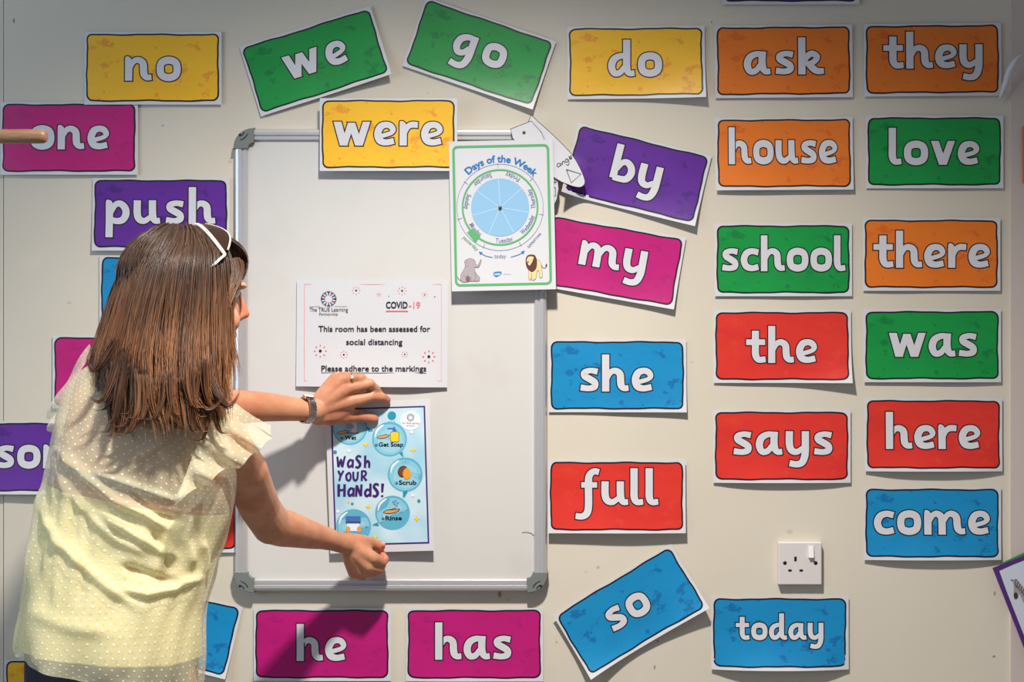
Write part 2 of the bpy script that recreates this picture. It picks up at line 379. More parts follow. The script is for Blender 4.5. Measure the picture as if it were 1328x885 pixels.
# (word, colour, centre px, tilt clockwise, label, text width, offset of text centre, baseline below centre)
C('no', 'yellow', 198, 88, 0, 'yellow word card reading no, on the wall above the one and push cards', 73, 0.5, 17)
C('one', 'magenta', 89.5, 179, 0, 'magenta word card reading one, with a wooden pole end in front of it', 104, 1.5, 15)
C('we', 'green', 409, 79, -17.4, 'green word card reading we, tilted upwards above the whiteboard', 86, 1, 14, bend=corner(1, -1, .012))
C('go', 'green', 621.5, 69, 18.9, 'green word card reading go, sloping down to the right above the whiteboard', 72, 0, 12, bend=corner(1, -1, .008))
C('were', 'yellow', 503.5, 174, 0, 'yellow word card reading were, hung over the top rail of the whiteboard', 144, 0, 15, d=.029)
C('do', 'yellow', 824.5, 80.5, -.4, 'yellow word card reading do, in the top row beside the ask card', 71, -1, 19, bend=corner(1, -1, .014))
C('ask', 'orange', 1016, 79, -.4, 'orange word card reading ask, above the house card', 104, 0, 18)
C('they', 'orange', 1209, 77, -.4, 'orange word card reading they, in the top row above the love card', 129, 1, 12)
C('house', 'orange', 1016.5, 199, -.3, 'orange word card reading house, between the ask and school cards', 142, -1, 14, bend=edge_bottom(.004))
C('love', 'green', 1211.5, 196.5, 0, 'green word card reading love, between the they and there cards', 119, 0, 17.5)
C('push', 'purple', 208.5, 277.5, 0, "purple word card reading push, above the woman's head", 143, 0, 13.5, bend=edge_bottom(.004))
def by_bend(fx, fy):
    t = max(0, (-fx-.62)/.38)*max(0, (.1-fy)/1.1); return .03*t**1.5+.010*max(0, (fx-fy)/2)**3
C('by', 'purple', 825, 226, 14, 'purple word card reading by, tilted, its corner tucked under a paper tag', 67, 0, 15, bend=by_bend)
C('my', 'magenta', 793.5, 339, 10, 'magenta word card reading my, tilted, partly behind the days poster', 88, 1, 11, bend=corner(1, -1, .006))
C('school', 'green', 1015.5, 336.5, 0, 'green word card reading school, above the red card reading the', 162, 0, 15.5, xh=30)
C('there', 'orange', 1207.5, 329.5, 0, 'orange word card reading there, above the was card', 152, 1, 18, xh=31)
C('she', 'blue', 800.5, 487, 0, 'blue word card reading she, beside the lower half of the whiteboard', 98, -1, 21, bend=corner(1, -1, .006))
C('the', 'red', 1014, 449, 0, 'red word card reading the, between the school and says cards', 93, 0, 22, bend=corner(1, -1, .013))
C('was', 'green', 1208.5, 448, 0, 'green word card reading was, between the there and here cards', 116, 1, 15)
C('says', 'red', 1013.5, 578.5, 0, 'red word card reading says, above the power socket', 131, 1, 12, bend=bow(.006))
C('here', 'red', 1210, 563.5, 0, 'red word card reading here, above the blue come card', 124, 0, 19, bend=bow(.006))
C('come', 'blue', 1208.5, 678.5, 0, 'blue word card reading come, below the red here card', 152, 0, 15, bend=bow(.005))
C('full', 'red', 799.5, 643.5, 0, 'red word card reading full, beside the bottom corner of the whiteboard', 107, 1, 12, d=.009, bend=edge_bottom(.005), xh=31)
def so_bend(fx, fy):
    return .016*max(0, (fx-fy)/2)**3+.012*max(0, (-fx-fy)/2)**4+.006*max(0, -fx)**3
C('so', 'blue', 817, 792, -31, 'blue word card reading so, steeply tilted below the whiteboard corner', 62, -3, 14, xh=30, bend=so_bend)
C('today', 'blue', 1011, 820.5, 0, 'blue word card reading today in smaller letters, below the power socket', 114, 0, 9.5, xh=22, bend=bow(.012))
C('he', 'magenta', 417.5, 835.5, 0, 'magenta word card reading he, below the whiteboard', 66, 0, 22)
C('has', 'magenta', 615, 835.5, 0, 'magenta word card reading has, below the whiteboard beside the he card', 100, -1, 20, bend=edge_bottom(.003))
C('some', 'purple', 64, 593, 0, "purple word card reading some, partly hidden behind the woman's shoulder", 146, 3, 14.5, xh=30, bend=edge_bottom(.006))
C('', 'magenta', 157, 482, 0, "magenta word card mostly hidden behind the woman's hair and shoulder")
C('', 'blue', 217.5, 378, 0, "blue word card mostly hidden behind the woman's head")
C('', 'red', 219.5, 669, 0, "red word card hidden behind the woman's torso, one corner showing beside the whiteboard")
C('', 'blue', 217, 813, 13, "blue word card tilted behind the woman's hip, beside the he card", bend=corner(1, -1, .01))
C('', 'yellow', 94, 902, 0, "yellow word card at the bottom edge, mostly hidden behind the woman's hip")
C('', 'purple', 1025, -42, 0, 'dark-bordered word card cut off by the top edge above the ask card')

# ---------------------------------------------------------------- whiteboard
BD = 0.021
def L3(px, py, d): return P(px, py, d)
board = thing('whiteboard', 'white magnetic whiteboard in a silver aluminium frame with grey corner caps', 'whiteboard', P(507, 767, 0))
def bpt(px, py, d):
    k = S; return Vector(((px-507)*k, -d, -(py-767)*k))   # board drawn at wall scale
def rail(name, p0, p1, horizontal):
    """extruded two-step frame profile between two pixel corners"""
    prof = [(0, .001), (0, .012), (.12, .019), (.30, BD), (.52, BD), (.58, .0175), (.62, .0175), (.66, .019), (.90, .019), (1, .012), (1, .004)]
    b = MB(); V = []
    (x0, y0), (x1, y1) = p0, p1
    for e in (0, 1):
        for t, d in prof:
            if horizontal == 'T': V.append(bpt((x0, x1)[e], y0+(y1-y0)*t, d))
            if horizontal == 'B': V.append(bpt((x0, x1)[e], y1+(y0-y1)*t, d))
            if horizontal == 'L': V.append(bpt(x0+(x1-x0)*t, (y0, y1)[e], d))
            if horizontal == 'R': V.append(bpt(x1+(x0-x1)*t, (y0, y1)[e], d))
    m = len(prof); b.add(V, [(i, i+1, m+i+1, m+i) for i in range(m-1)], M_alu)
    b.build(name, board)
b = MB(); b.add([bpt(318, 180, .013), bpt(698, 180, .013), bpt(698, 756, .013), bpt(318, 756, .013)], [(0, 1, 2, 3)], M_board)
b.add([bpt(318, 180, .002), bpt(698, 180, .002), bpt(698, 756, .002), bpt(318, 756, .002)], [(3, 2, 1, 0)], M_board)
b.build('writing_surface', board)
g = MB(); g.tube([bpt(x, y, .0133) for x, y in ((677, 690), (683, 689.5), (689, 691), (692, 694))], .0006, M_black, 5); g.build('pen_mark', board)
rail('frame_rail', (326, 168.5), (686, 184), 'T'); rail('frame_rail', (326, 750), (686, 766), 'B')
rail('frame_rail', (306, 190), (323.5, 744), 'L'); rail('frame_rail', (692, 190), (709, 744), 'R')
def cap(cx, cy, sx, sy):
    """quarter-round corner cap; (cx,cy) outer corner px, sx/sy inward directions"""
    R = 25; out = []; inn = []
    for i in range(9):
        a = PI/2*i/8; out.append((cx+sx*(R-R*math.sin(a)*1.0), cy+sy*(R-R*math.cos(a))))
    outer = [(cx+sx*27, cy-sy*.8)]+out+[(cx-sx*.8, cy+sy*27)]
    inner = [(cx-sx*-19, cy+sy*27)]
    for i in range(7):
        a = PI/2*i/6; inner.append((cx+sx*(27-8*math.cos(a)), cy+sy*(27-8*math.sin(a))))
    inner.append((cx+sx*27, cy+sy*18))
    poly = outer+inner; b = MB(); V = []; k = len(poly); mx = sum(p[0] for p in poly)/k; my = sum(p[1] for p in poly)/k
    for d, sh in ((.001, 1), (BD-.002, 1), (BD+.002, .93)):
        for p in poly: V.append(bpt(mx+(p[0]-mx)*sh, my+(p[1]-my)*sh, d))
    F = [(j*k+i, j*k+(i+1) % k, (j+1)*k+(i+1) % k, (j+1)*k+i) for j in (0, 1) for i in range(k)]
    tri = tessellate_polygon([[Vector((p[0], p[1], 0)) for p in poly]])
    F += [tuple(2*k+i for i in t) for t in tri]
    b.add(V, F, M_cap); o = b.build('corner_cap', board, smooth=False)
    g = MB()
    for r in (14, 9):      # moulded curved grooves and screw
        pts = [bpt(cx+sx*(6+r*math.cos(a)), cy+sy*(2+r*math.sin(a)), BD+.0022) for a in [PI/2*(.25+.6*i/6) for i in range(7)]]
        g.tube(pts, .0009, M_black, 6)
    g.build('moulded_groove', o)
    g = MB(); g.ball(bpt(cx+sx*9, cy+sy*9, BD+.0015), (.0032, .0012, .0032), M_black, nu=10, nv=6); g.build('screw', o)
cap(305, 168, 1, 1); cap(710, 168, -1, 1); cap(305, 767, 1, -1); cap(710, 767, -1, -1)
for o in list(board.children):
    pass

# ---------------------------------------------------------------- power socket
sk = thing('power_socket', 'white single power socket with a rocker switch, above the today card', 'socket', P(1036, 730, 0))
def sk_pt(px, py, d): return Vector(((px-1036)*S, -d, -(py-730)*S))
def sbox(x0, y0, x1, y1, d0, d1, m, name, bev=0.0006, parent=None):
    b = MB(); a = sk_pt(x0, y1, d1); c = sk_pt(x1, y0, d0); b.box(tuple(a), tuple(c), m); return b.build(name, parent or sk, bevel=bev)
sbox(1008, 702.5, 1064, 757.5, .0005, .014, M_sock, 'face_plate', .0022)
sbox(1028.3, 721, 1031.5, 727, .0132, .0143, M_black, 'socket_hole', 0)
sbox(1020.5, 737.5, 1025, 740.3, .0132, .0143, M_black, 'socket_hole', 0); sbox(1035, 737.5, 1039.5, 740.3, .0132, .0143, M_black, 'socket_hole', 0)
for x in (1016.3, 1056):
    b = MB(); b.ball(sk_pt(x, 729.3, .0138), (.0040, .0012, .0040), M_black, nu=14, nv=8); b.build('screw', sk, smooth=True)
sbox(1045.6, 706.5, 1054.2, 723.5, .0132, .0148, M_sock, 'switch_surround', .0005)
b = MB(); x0, x1 = sk_pt(1046.6, 0, 0).x, sk_pt(1053, 0, 0).x; zt, zb = sk_pt(0, 707.5, 0).z, sk_pt(0, 722, 0).z
b.add([(x0, -.014, zt), (x1, -.014, zt), (x1, -.0155, zt), (x0, -.0155, zt), (x0, -.014, zb), (x1, -.014, zb), (x1, -.021, zb), (x0, -.021, zb)],
      [(0, 1, 2, 3), (3, 2, 6, 7), (7, 6, 5, 4), (0, 3, 7, 4), (1, 5, 6, 2)], mat('white_rocker', rgb(236, 232, 230), 0.3))
b.build('rocker_switch', sk, bevel=.0006)

# ---------------------------------------------------------------- flat print helper for the posters
_txt = {}
def text_mesh(t, bold=0.0, shear=0.0):
    key = (t, bold, shear)
    if key in _txt: return _txt[key]
    cu = bpy.data.curves.new('t', 'FONT'); cu.body = t; cu.size = 1; cu.offset = bold; cu.shear = shear; cu.resolution_u = 3
    ob = bpy.data.objects.new('t', cu); SC.collection.objects.link(ob)
    dg = bpy.context.evaluated_depsgraph_get(); me = bpy.data.meshes.new_from_object(ob.evaluated_get(dg))
    V = [(v.co.x, v.co.y) for v in me.vertices]; F = [tuple(p.vertices) for p in me.polygons]
    bpy.data.objects.remove(ob); bpy.data.curves.remove(cu); bpy.data.meshes.remove(me)
    _txt[key] = (V, F); return _txt[key]
class Print:
    """collects flat shapes; f maps drawing coordinates to sheet-local metres"""
    def __init__(s, sheet, f, z0=.0006): s.sh = sheet; s.f = f; s.z = z0; s.mb = MB()
    def up(s): s.z += .000006
    def add(s, V, F, m):
        s.up(); out = []
        for p in V:
            u, v = s.f(p[0], p[1]); out.append(s.sh.pt(u, v, s.z))
        s.mb.add(out, F, m)
    def poly(s, pts, m):
        tri = tessellate_polygon([[Vector((p[0], p[1], 0)) for p in pts]]); s.add(pts, [tuple(t) for t in tri], m)
    def blob(s, pts, m, n=5): s.poly([tuple(p) for p in catmull(pts, n, True)], m)
    def ell(s, cx, cy, rx, ry, m, a=0, n=28):
        c, q = math.cos(a), math.sin(a)
        pts = [(cx+rx*math.cos(t)*c-ry*math.sin(t)*q, cy+rx*math.cos(t)*q+ry*math.sin(t)*c) for t in [2*PI*i/n for i in range(n)]]
        s.add(pts+[(cx, cy)], [(i, (i+1) % n, n) for i in range(n)], m)
    def ring(s, cx, cy, r0, r1, m, n=72, a0=0, a1=2*PI):
        V = []; full = abs(a1-a0-2*PI) < 1e-6; k = n if full else n+1
        for i in range(k):
            t = a0+(a1-a0)*i/n; V += [(cx+r0*math.cos(t), cy+r0*math.sin(t)), (cx+r1*math.cos(t), cy+r1*math.sin(t))]
        s.add(V, [(2*i, 2*i+1, 2*((i+1) % k)+1, 2*((i+1) % k)) for i in range(n)], m)
    def line(s, pts, wd, m, smooth=False, n=5):
        if smooth: pts = [tuple(p) for p in catmull(pts, n)]
        full = [(p[0], p[1], p[2] if len(p) > 2 else wd) for p in pts]; V = []; k = len(full)
        for i in range(k):
            a, b = full[max(i-1, 0)], full[min(i+1, k-1)]; d = math.hypot(b[0]-a[0], b[1]-a[1]) or 1
            tx, ty = (b[0]-a[0])/d, (b[1]-a[1])/d; h = full[i][2]/2
            V += [(full[i][0]-ty*h, full[i][1]+tx*h), (full[i][0]+ty*h, full[i][1]-tx*h)]
        s.add(V, [(2*i, 2*i+1, 2*i+3, 2*i+2) for i in range(k-1)], m)
    def rrect(s, x0, y0, x1, y1, r, m, t=None, n=6):
        """rounded rectangle, as a band of thickness t if given"""
        def out(i):
            pts = []
            for cx, cy, a in ((x1-r, y1-r, 0), (x0+r, y1-r, PI/2), (x0+r, y0+r, PI), (x1-r, y0+r, 1.5*PI)):
                for k in range(n+1): b = a+PI/2*k/n; pts.append((cx+(r-i)*math.cos(b), cy+(r-i)*math.sin(b)))
            return pts
        A = out(0)
        if t is None: s.poly(A, m); return
        B = out(t); k = len(A); s.add(A+B, [(i, (i+1) % k, k+(i+1) % k, k+i) for i in range(k)], m)
    def text(s, t, cx, base, m, width=None, size=None, bold=0.0, arc=None, shear=0.0, rot=0.0, sq=1.0):
        """drawing coordinates have y down; arc=(x, y, radius, angle, inward)"""
        V, F = text_mesh(t, bold, shear); xs = [v[0] for v in V]; x0, x1 = min(xs), max(xs)
        sc = size if size else width/(x1-x0); wx = width/(x1-x0) if width else sc*sq
        out = []
        for x, y in V:
            X = (x-(x0+x1)/2)*wx; Y = y*sc
            if arc:
                ax, ay, R, ang, inward = arc
                if inward: a = ang-X/R; r = R-Y       # letter tops towards the centre
                else: a = ang+X/R; r = R+Y
                out.append((ax+r*math.sin(a), ay-r*math.cos(a)))
            else:
                c, q = math.cos(rot), math.sin(rot)
                out.append((cx+X*c+Y*q, base+X*q-Y*c))
        s.add(out, F, m)
    def build(s, name): return s.mb.build(name, s.sh.o)

K_ink = ink(38, 34, 44); K_pink = ink(232, 120, 128); K_navy = ink(30, 36, 66); K_grey = ink(130, 130, 138)
# ---- distancing notice on the board
sh = Sheet('notice_poster', 'white laminated notice about social distancing, stuck on the whiteboard', 'notice', 482.5, 433, .4, .0185,
           lambda u, v: .006*max(0, (-v/.105))**2*(1-(u/.17)**2)+.002*math.sin(u*22)**2)
k = sh.k
sh.sheet(-98*k, -69*k, 98*k, 69.5*k, M_paper, 'laminate_sheet', 30, 20)
zf = lambda x, y: sh.loc(370+x/5.53, 350+y/5.53)
p = Print(sh, zf, .0005)
p.rrect(136, 104, 1120, 800, 1, K_pink, t=2.4)
for (x, y, r) in ((508, 149, 26), (838, 151, 27), (670, 178, 15), (1000, 180, 17), (252, 583, 40), (421, 609, 24), (858, 606, 20), (1030, 623, 40)):
    p.ell(x, y, r*.26, r*.26, K_ink)
    for i in range(8):
        a = 2*PI*i/8; p.ell(x+r*math.cos(a), y+r*math.sin(a), r*.17, r*.12, K_pink, a)
p.ell(742, 189, 4, 3, K_grey); p.ell(1072, 193, 5, 4, K_grey)
def emblem(p, cx, cy, r0, r1, mats, n=12, wd=6):
    for i in range(n):
        a = 2*PI*i/n; q = mats[i % len(mats)]; c, s_ = math.cos(a), math.sin(a)
        p.line([(cx+r0*c, cy+r0*s_), (cx+r1*c, cy+r1*s_)], wd, q)
        for t in (-.2, .2): p.line([(cx+(r0+.5*(r1-r0))*c, cy+(r0+.5*(r1-r0))*s_), (cx+r1*math.cos(a+t), cy+r1*math.sin(a+t))], wd*.7, q)
emblem(p, 312, 209, 26, 56, [K_ink, ink(150, 60, 80), ink(60, 90, 150)])
p.line([(176, 263), (252, 263)], 2.4, K_grey); p.line([(352, 263), (444, 263)], 2.4, K_grey)
p.text('The TRUE Learning', 312, 300, K_ink, width=276, size=42, bold=.0)
p.text('Partnership', 311, 328, K_ink, width=132, size=29)
p.text('COVID', 800, 276, K_navy, width=156, size=66, bold=.028)
p.text('-19', 928, 276, K_pink, width=80, size=66, bold=.012)
p.line([(722, 297), (880, 297)], 8, K_pink)
p.text('This room has been assessed for', 639, 444, K_ink, width=802, size=59, bold=.016)
p.text('social distancing', 639, 538, K_ink, width=404, size=59, bold=.016)
p.text('Please adhere to the markings', 636, 728, K_ink, width=752, size=59, bold=.016)
p.line([(260, 739), (1012, 741)], 3.4, K_ink)
p.build('printed_notice')

# ---- days of the week poster
sh = Sheet('days_poster', 'white poster with a blue day wheel, elephant and lion in a green border', 'poster', 651.5, 279.5, -1.2, .034,
           lambda u, v: .004*max(0, -v/.15)**2+0)
k = sh.k
sh.sheet(-67.5*k, -97.3*k, 67.5*k, 97.3*k, M_paper, 'laminate_sheet', 20, 24)
zf = lambda x, y: sh.loc(570+x/3.54, 140+y/3.54)
p = Print(sh, lambda x, y: (x*k, -y*k), .0005)
G_ = ink(92, 172, 110); B_ = ink(30, 116, 186); LB = ink(142, 188, 220); GB = ink(110, 130, 170)
p.rrect(-63.3, -91.5, 62.5, 91.3, 7, G_, t=3.2)
p.build('green_border')
p = Print(sh, lambda x, y: sh.loc(570+x/3.54, 140+y/3.54), .0006)
cx, cy = 278, 457
p.ring(cx, cy, 197.5, 199.5, GB); p.ring(cx, cy, 168, 176, G_); p.ell(cx, cy, 133, 133, LB, n=64)
for i in range(7):
    a = math.radians(-3+i*360/7); p.line([(cx, cy), (cx+131*math.sin(a), cy-131*math.cos(a))], 1.6, ink(205, 228, 245))
    p.line([(cx+182*math.sin(a), cy-182*math.cos(a)), (cx+204*math.sin(a), cy-204*math.cos(a))], 2, GB)
p.text('Days of the Week', 0, 0, B_, width=334, size=45, bold=.028, arc=(cx, cy, 208, math.radians(2), False))
for t, a in (('Friday', 22), ('Thursday', 75), ('Wednesday', 122), ('Tuesday', 173), ('Monday', 228), ('Sunday', 280), ('Saturday', 328)):
    p.text(t, 0, 0, GB, width=12.2*len(t) if t != 'Wednesday' else 104, size=31, bold=.006, arc=(cx, cy, 163, math.radians(a), True))
p.poly([(126, 572), (150, 555), (188, 588), (166, 620)], G_)
p.text('yesterday', 137, 627, G_, width=90, size=24, rot=math.radians(42))
p.text('today', 278, 690, GB, width=54, size=27)
p.text('tomorrow', 440, 612, GB, width=88, size=24, rot=math.radians(-48))
p.line([(243, 687), (212, 680), (186, 666)], 3, B_, True); p.poly([(180, 660), (198, 664), (188, 676)], B_)
p.line([(327, 685), (360, 676), (384, 662)], 3, B_, True); p.poly([(392, 656), (374, 660), (383, 674)], B_)
p.build('day_wheel_print')
# elephant and lion
p = Print(sh, lambda x, y: sh.loc(590+x/10.2, 320+y/10.2), .0009)
E1 = ink(172, 162, 166); E2 = ink(110, 100, 106); E3 = ink(130, 92, 104)
def outl(pts, m, mo, wd=5):
    c = catmull(pts, 5, True); q = [tuple(x) for x in c]; p.poly(q, m); p.line(q+[q[0]], wd, mo)
outl([(140, 180), (200, 158), (255, 178), (272, 225), (258, 275), (272, 340), (300, 380), (325, 410), (318, 455), (262, 458), (200, 460), (110, 472), (78, 440), (82, 370), (120, 300), (138, 250), (130, 210)], E1, E2)
p.line([(250, 245, 40), (290, 262, 30), (322, 235, 20), (345, 170, 12)], 20, E1, True)
p.line([(262, 270), (300, 278), (330, 245), (350, 172)], 5, E2, True); p.line([(268, 228), (296, 246), (318, 222), (340, 168)], 4, E2, True)
p.line([(150, 215), (175, 205)], 5, E2); p.line([(140, 255), (160, 268), (185, 255)], 4, E2, True)
p.line([(100, 392), (165, 395)], 4, E3); p.ell(172, 430, 30, 40, E3); p.line([(170, 370), (176, 398)], 4, E2)
p.line([(210, 400), (215, 455)], 5, E2); p.line([(262, 345), (275, 400), (262, 455)], 5, E2, True); p.line([(80, 455), (50, 430), (35, 400)], 7, E2, True)
p.build('elephant_picture'); p = Print(sh, lambda x, y: sh.loc(590+x/10.2, 320+y/10.2), .0009)
L1 = ink(232, 206, 150); L2 = ink(96, 52, 48); L3_ = ink(120, 90, 70)
outl([(1085, 175), (1120, 190), (1140, 240), (1150, 320), (1155, 400), (1120, 408), (1112, 330), (1090, 320), (1075, 400), (1060, 435), (1015, 438), (1015, 350), (1005, 430), (978, 430), (975, 320), (1030, 240)], L1, L3_, 4)
p.line([(1138, 235), (1160, 275), (1190, 285), (1208, 255)], 6, L3_, True); p.ell(1208, 250, 10, 24, L2, .2)
p.blob([(940, 150), (965, 115), (1010, 105), (1055, 115), (1082, 170), (1085, 230), (1070, 300), (1020, 340), (975, 310), (945, 260), (935, 200)], L2)
p.blob([(955, 160), (975, 135), (1010, 130), (1040, 140), (1030, 180), (1010, 225), (985, 245), (965, 225), (950, 190)], L1)
p.ell(968, 206, 12, 9, L2); p.line([(965, 178), (978, 172)], 5, L2); p.line([(1000, 172), (1014, 178)], 5, L2); p.ell(985, 240, 13, 8, ink(245, 240, 232))
p.build('lion_picture'); p = Print(sh, lambda x, y: sh.loc(590+x/10.2, 320+y/10.2), .0009)
p.blob([(508, 355), (530, 335), (575, 330), (615, 335), (608, 370), (575, 388), (545, 400), (515, 380)], ink(40, 130, 200))
p.text('twinkl', 560, 378, ink(235, 240, 248), width=78, size=42, bold=.02)
p.line([(636, 362), (742, 362)], 5, ink(190, 196, 206))
p.build('logo_print')
pin = MB(); pin.ball(sh.loc(648.5, 269.5)+(.0035,), (.0035, .0035, .002), M_brass, nu=12, nv=8); pin.build('wheel_pin', sh.o, smooth=True)

# ---- hand washing poster held against the board
sh = Sheet('hand_washing_poster', "blue laminated poster on hand washing held up by the woman's hands", 'poster', 492.5, 618, -1.8, .028,
           lambda u, v: -.003*max(0, v/.15)**2+.002*math.sin(v*18+1)+.004*max(0, (u-v)/.25)**3)
k = sh.k
sh.sheet(-67.5*k, -98.5*k, 67.5*k, 98*k, M_paper, 'laminate_sheet', 20, 28)
p = Print(sh, lambda x, y: (x*k, -y*k), .0006)
PB = ink(176, 216, 232); PV = ink(62, 28, 110)
m = mat('poster_blue', rgb(180, 218, 234), 0.42, spec=.45); n_ = N(m); cc = n_.coord()
n_.link(n_.mix(n_.ramp(n_.noise(cc, 9, 2), .35, .65), rgb(160, 208, 228), rgb(206, 228, 238)), n_.b.inputs['Base Color'])
mbp = MB(); sh.grid(mbp, -61*k, -89*k, 61.5*k, 89.5*k, PV, .0004, 10, 16); mbp.build('purple_border', sh.o)
mbp = MB(); sh.grid(mbp, -59*k, -87*k, 59.5*k, 87.5*k, m, .0006, 10, 16); mbp.build('blue_panel', sh.o)
p = Print(sh, lambda x, y: sh.loc(410+x/4.118, 510+y/4.118), .0008)
T1 = ink(92, 176, 204); T2 = ink(134, 200, 222); T3 = ink(40, 148, 176); Wt = ink(232, 240, 244); Yw = ink(248, 208, 40); Sk = ink(222, 160, 96); Sk2 = ink(120, 70, 44); Bd = ink(70, 110, 180)
for cx, cy in ((180, 185), (392, 246), (476, 436), (408, 640), (200, 712)):
    p.ell(cx, cy, 93, 92, T1, n=40); p.ell(cx, cy+2, 84, 82, T2, n=40); p.ell(cx+4, cy+10, 66, 62, ink(152, 208, 226), n=40)
    p.line([(cx-78, cy-10, 4), (cx-68, cy-44, 12), (cx-44, cy-68, 10), (cx-30, cy-76, 3)], 8, Wt, True)
for pts in ([(268, 178), (306, 202), (280, 208)], [(448, 318), (466, 344), (456, 316+2)], [(488, 520), (462, 560), (466, 524)], [(330, 690), (300, 708), (334, 712)]):
    p.poly(pts, T3)
p.poly([(444, 322), (462, 312), (467, 345)], T3); p.poly([(462, 530), (490, 528), (470, 562)], T3); p.poly([(322, 692), (336, 708), (300, 706)], T3)
p.ell(404, 121, 23, 23, T3)
for i in (-1, 0, 1): p.line([(404+i*12, 148), (404+i*14, 156)], 3, T3)
p.ell(504, 148, 54, 50, Wt); emblem(p, 504, 131, 9, 20, [K_ink], 12, 2.5)
p.text('The TRUE Learning', 504, 166, K_ink, width=92, size=14); p.text('Partnership', 504, 178, K_ink, width=44, size=10)
for x, y, r, m2 in ((266, 276, 14, Yw), (519, 304, 14, Yw), (278, 608, 13, Yw), (538, 672, 15, Yw), (316, 768, 14, ink(216, 224, 60))):
    V = []
    for i in range(8):
        a = PI*i/4; rr = r*1.15 if i % 2 == 0 else r*.5; V.append((x+rr*math.sin(a), y-rr*math.cos(a)))
    p.poly(V, m2)
for x, y, r, m2 in ((102, 315, 10, T3), (193, 591, 7, T3), (549, 576, 9, T3), (176, 308, 9, Wt), (510, 208, 9, Wt), (116, 632, 9, Wt), (517, 546, 9, Wt), (172, 580, 7, Yw)): p.ell(x, y, r, r, m2)
KB = ink(26, 28, 48)
p.text('Wet', 184, 248, KB, width=62, size=30, bold=.03); p.text('Get Soap', 400, 285, KB, width=132, size=31, bold=.03)
p.text('Scrub', 489, 489, KB, width=94, size=33, bold=.03); p.text('Rinse', 414, 679, KB, width=88, size=33, bold=.03)
for x, y in ((138, 241), (322, 278), (430, 481), (358, 672)): p.ell(x, y, 7, 7, KB); p.ell(x, y, 3, 3, T2)
def hand_icon(x, y, s_=1, m2=Sk):
    p.blob([(x-34*s_, y+6*s_), (x-20*s_, y-4*s_), (x, y-8*s_), (x+14*s_, y-14*s_), (x+18*s_, y-9*s_), (x+34*s_, y-9*s_), (x+30*s_, y), (x+10*s_, y+8*s_), (x-14*s_, y+12*s_)], K_ink)
    p.blob([(x-31*s_, y+6*s_), (x-18*s_, y-2*s_), (x, y-5*s_), (x+13*s_, y-11*s_), (x+16*s_, y-6*s_), (x+30*s_, y-7*s_), (x+27*s_, y-1*s_), (x+9*s_, y+6*s_), (x-14*s_, y+9*s_)], m2)
hand_icon(358, 232); hand_icon(142, 210); hand_icon(402, 630, 1.3)
p.rrect(190, 150, 218, 214, 4, ink(226, 230, 236)); p.rrect(158, 168, 200, 190, 5, ink(150, 165, 196)); p.line([(160, 214), (228, 214)], 4, K_ink)
p.rrect(396, 205, 444, 262, 12, ink(150, 110, 20)); p.rrect(399, 208, 441, 259, 10, Yw); p.rrect(408, 194, 430, 208, 2, Bd); p.rrect(414, 180, 422, 196, 1, Bd); p.line([(382, 190), (422, 188)], 6, Bd)
p.blob([(436, 420), (448, 396), (470, 388), (488, 402), (486, 430), (468, 448), (446, 444)], K_ink); p.blob([(440, 420), (450, 400), (470, 392), (484, 404), (482, 428), (466, 444), (448, 440)], Sk2)
p.blob([(464, 424), (478, 402), (494, 404), (506, 424), (504, 450), (484, 462), (468, 448)], ink(232, 160, 60))
for x in (464, 478, 492): p.line([(x, 372), (x, 360+abs(x-478)*.5)], 3, Bd)
for x, y in ((412, 582), (424, 576), (436, 588), (420, 594), (430, 602)): p.ring(x, y, 3, 5, Bd, 12)
p.rrect(158, 658, 238, 698, 6, Bd); p.rrect(164, 698, 232, 738, 3, Wt); p.line([(158, 690), (238, 690)], 4, K_navy)
p.blob([(160, 720), (172, 712), (182, 724), (178, 744), (162, 742)], Sk); p.blob([(240, 720), (228, 712), (218, 724), (222, 744), (238, 742)], Sk)
p.build('bubble_pictures')
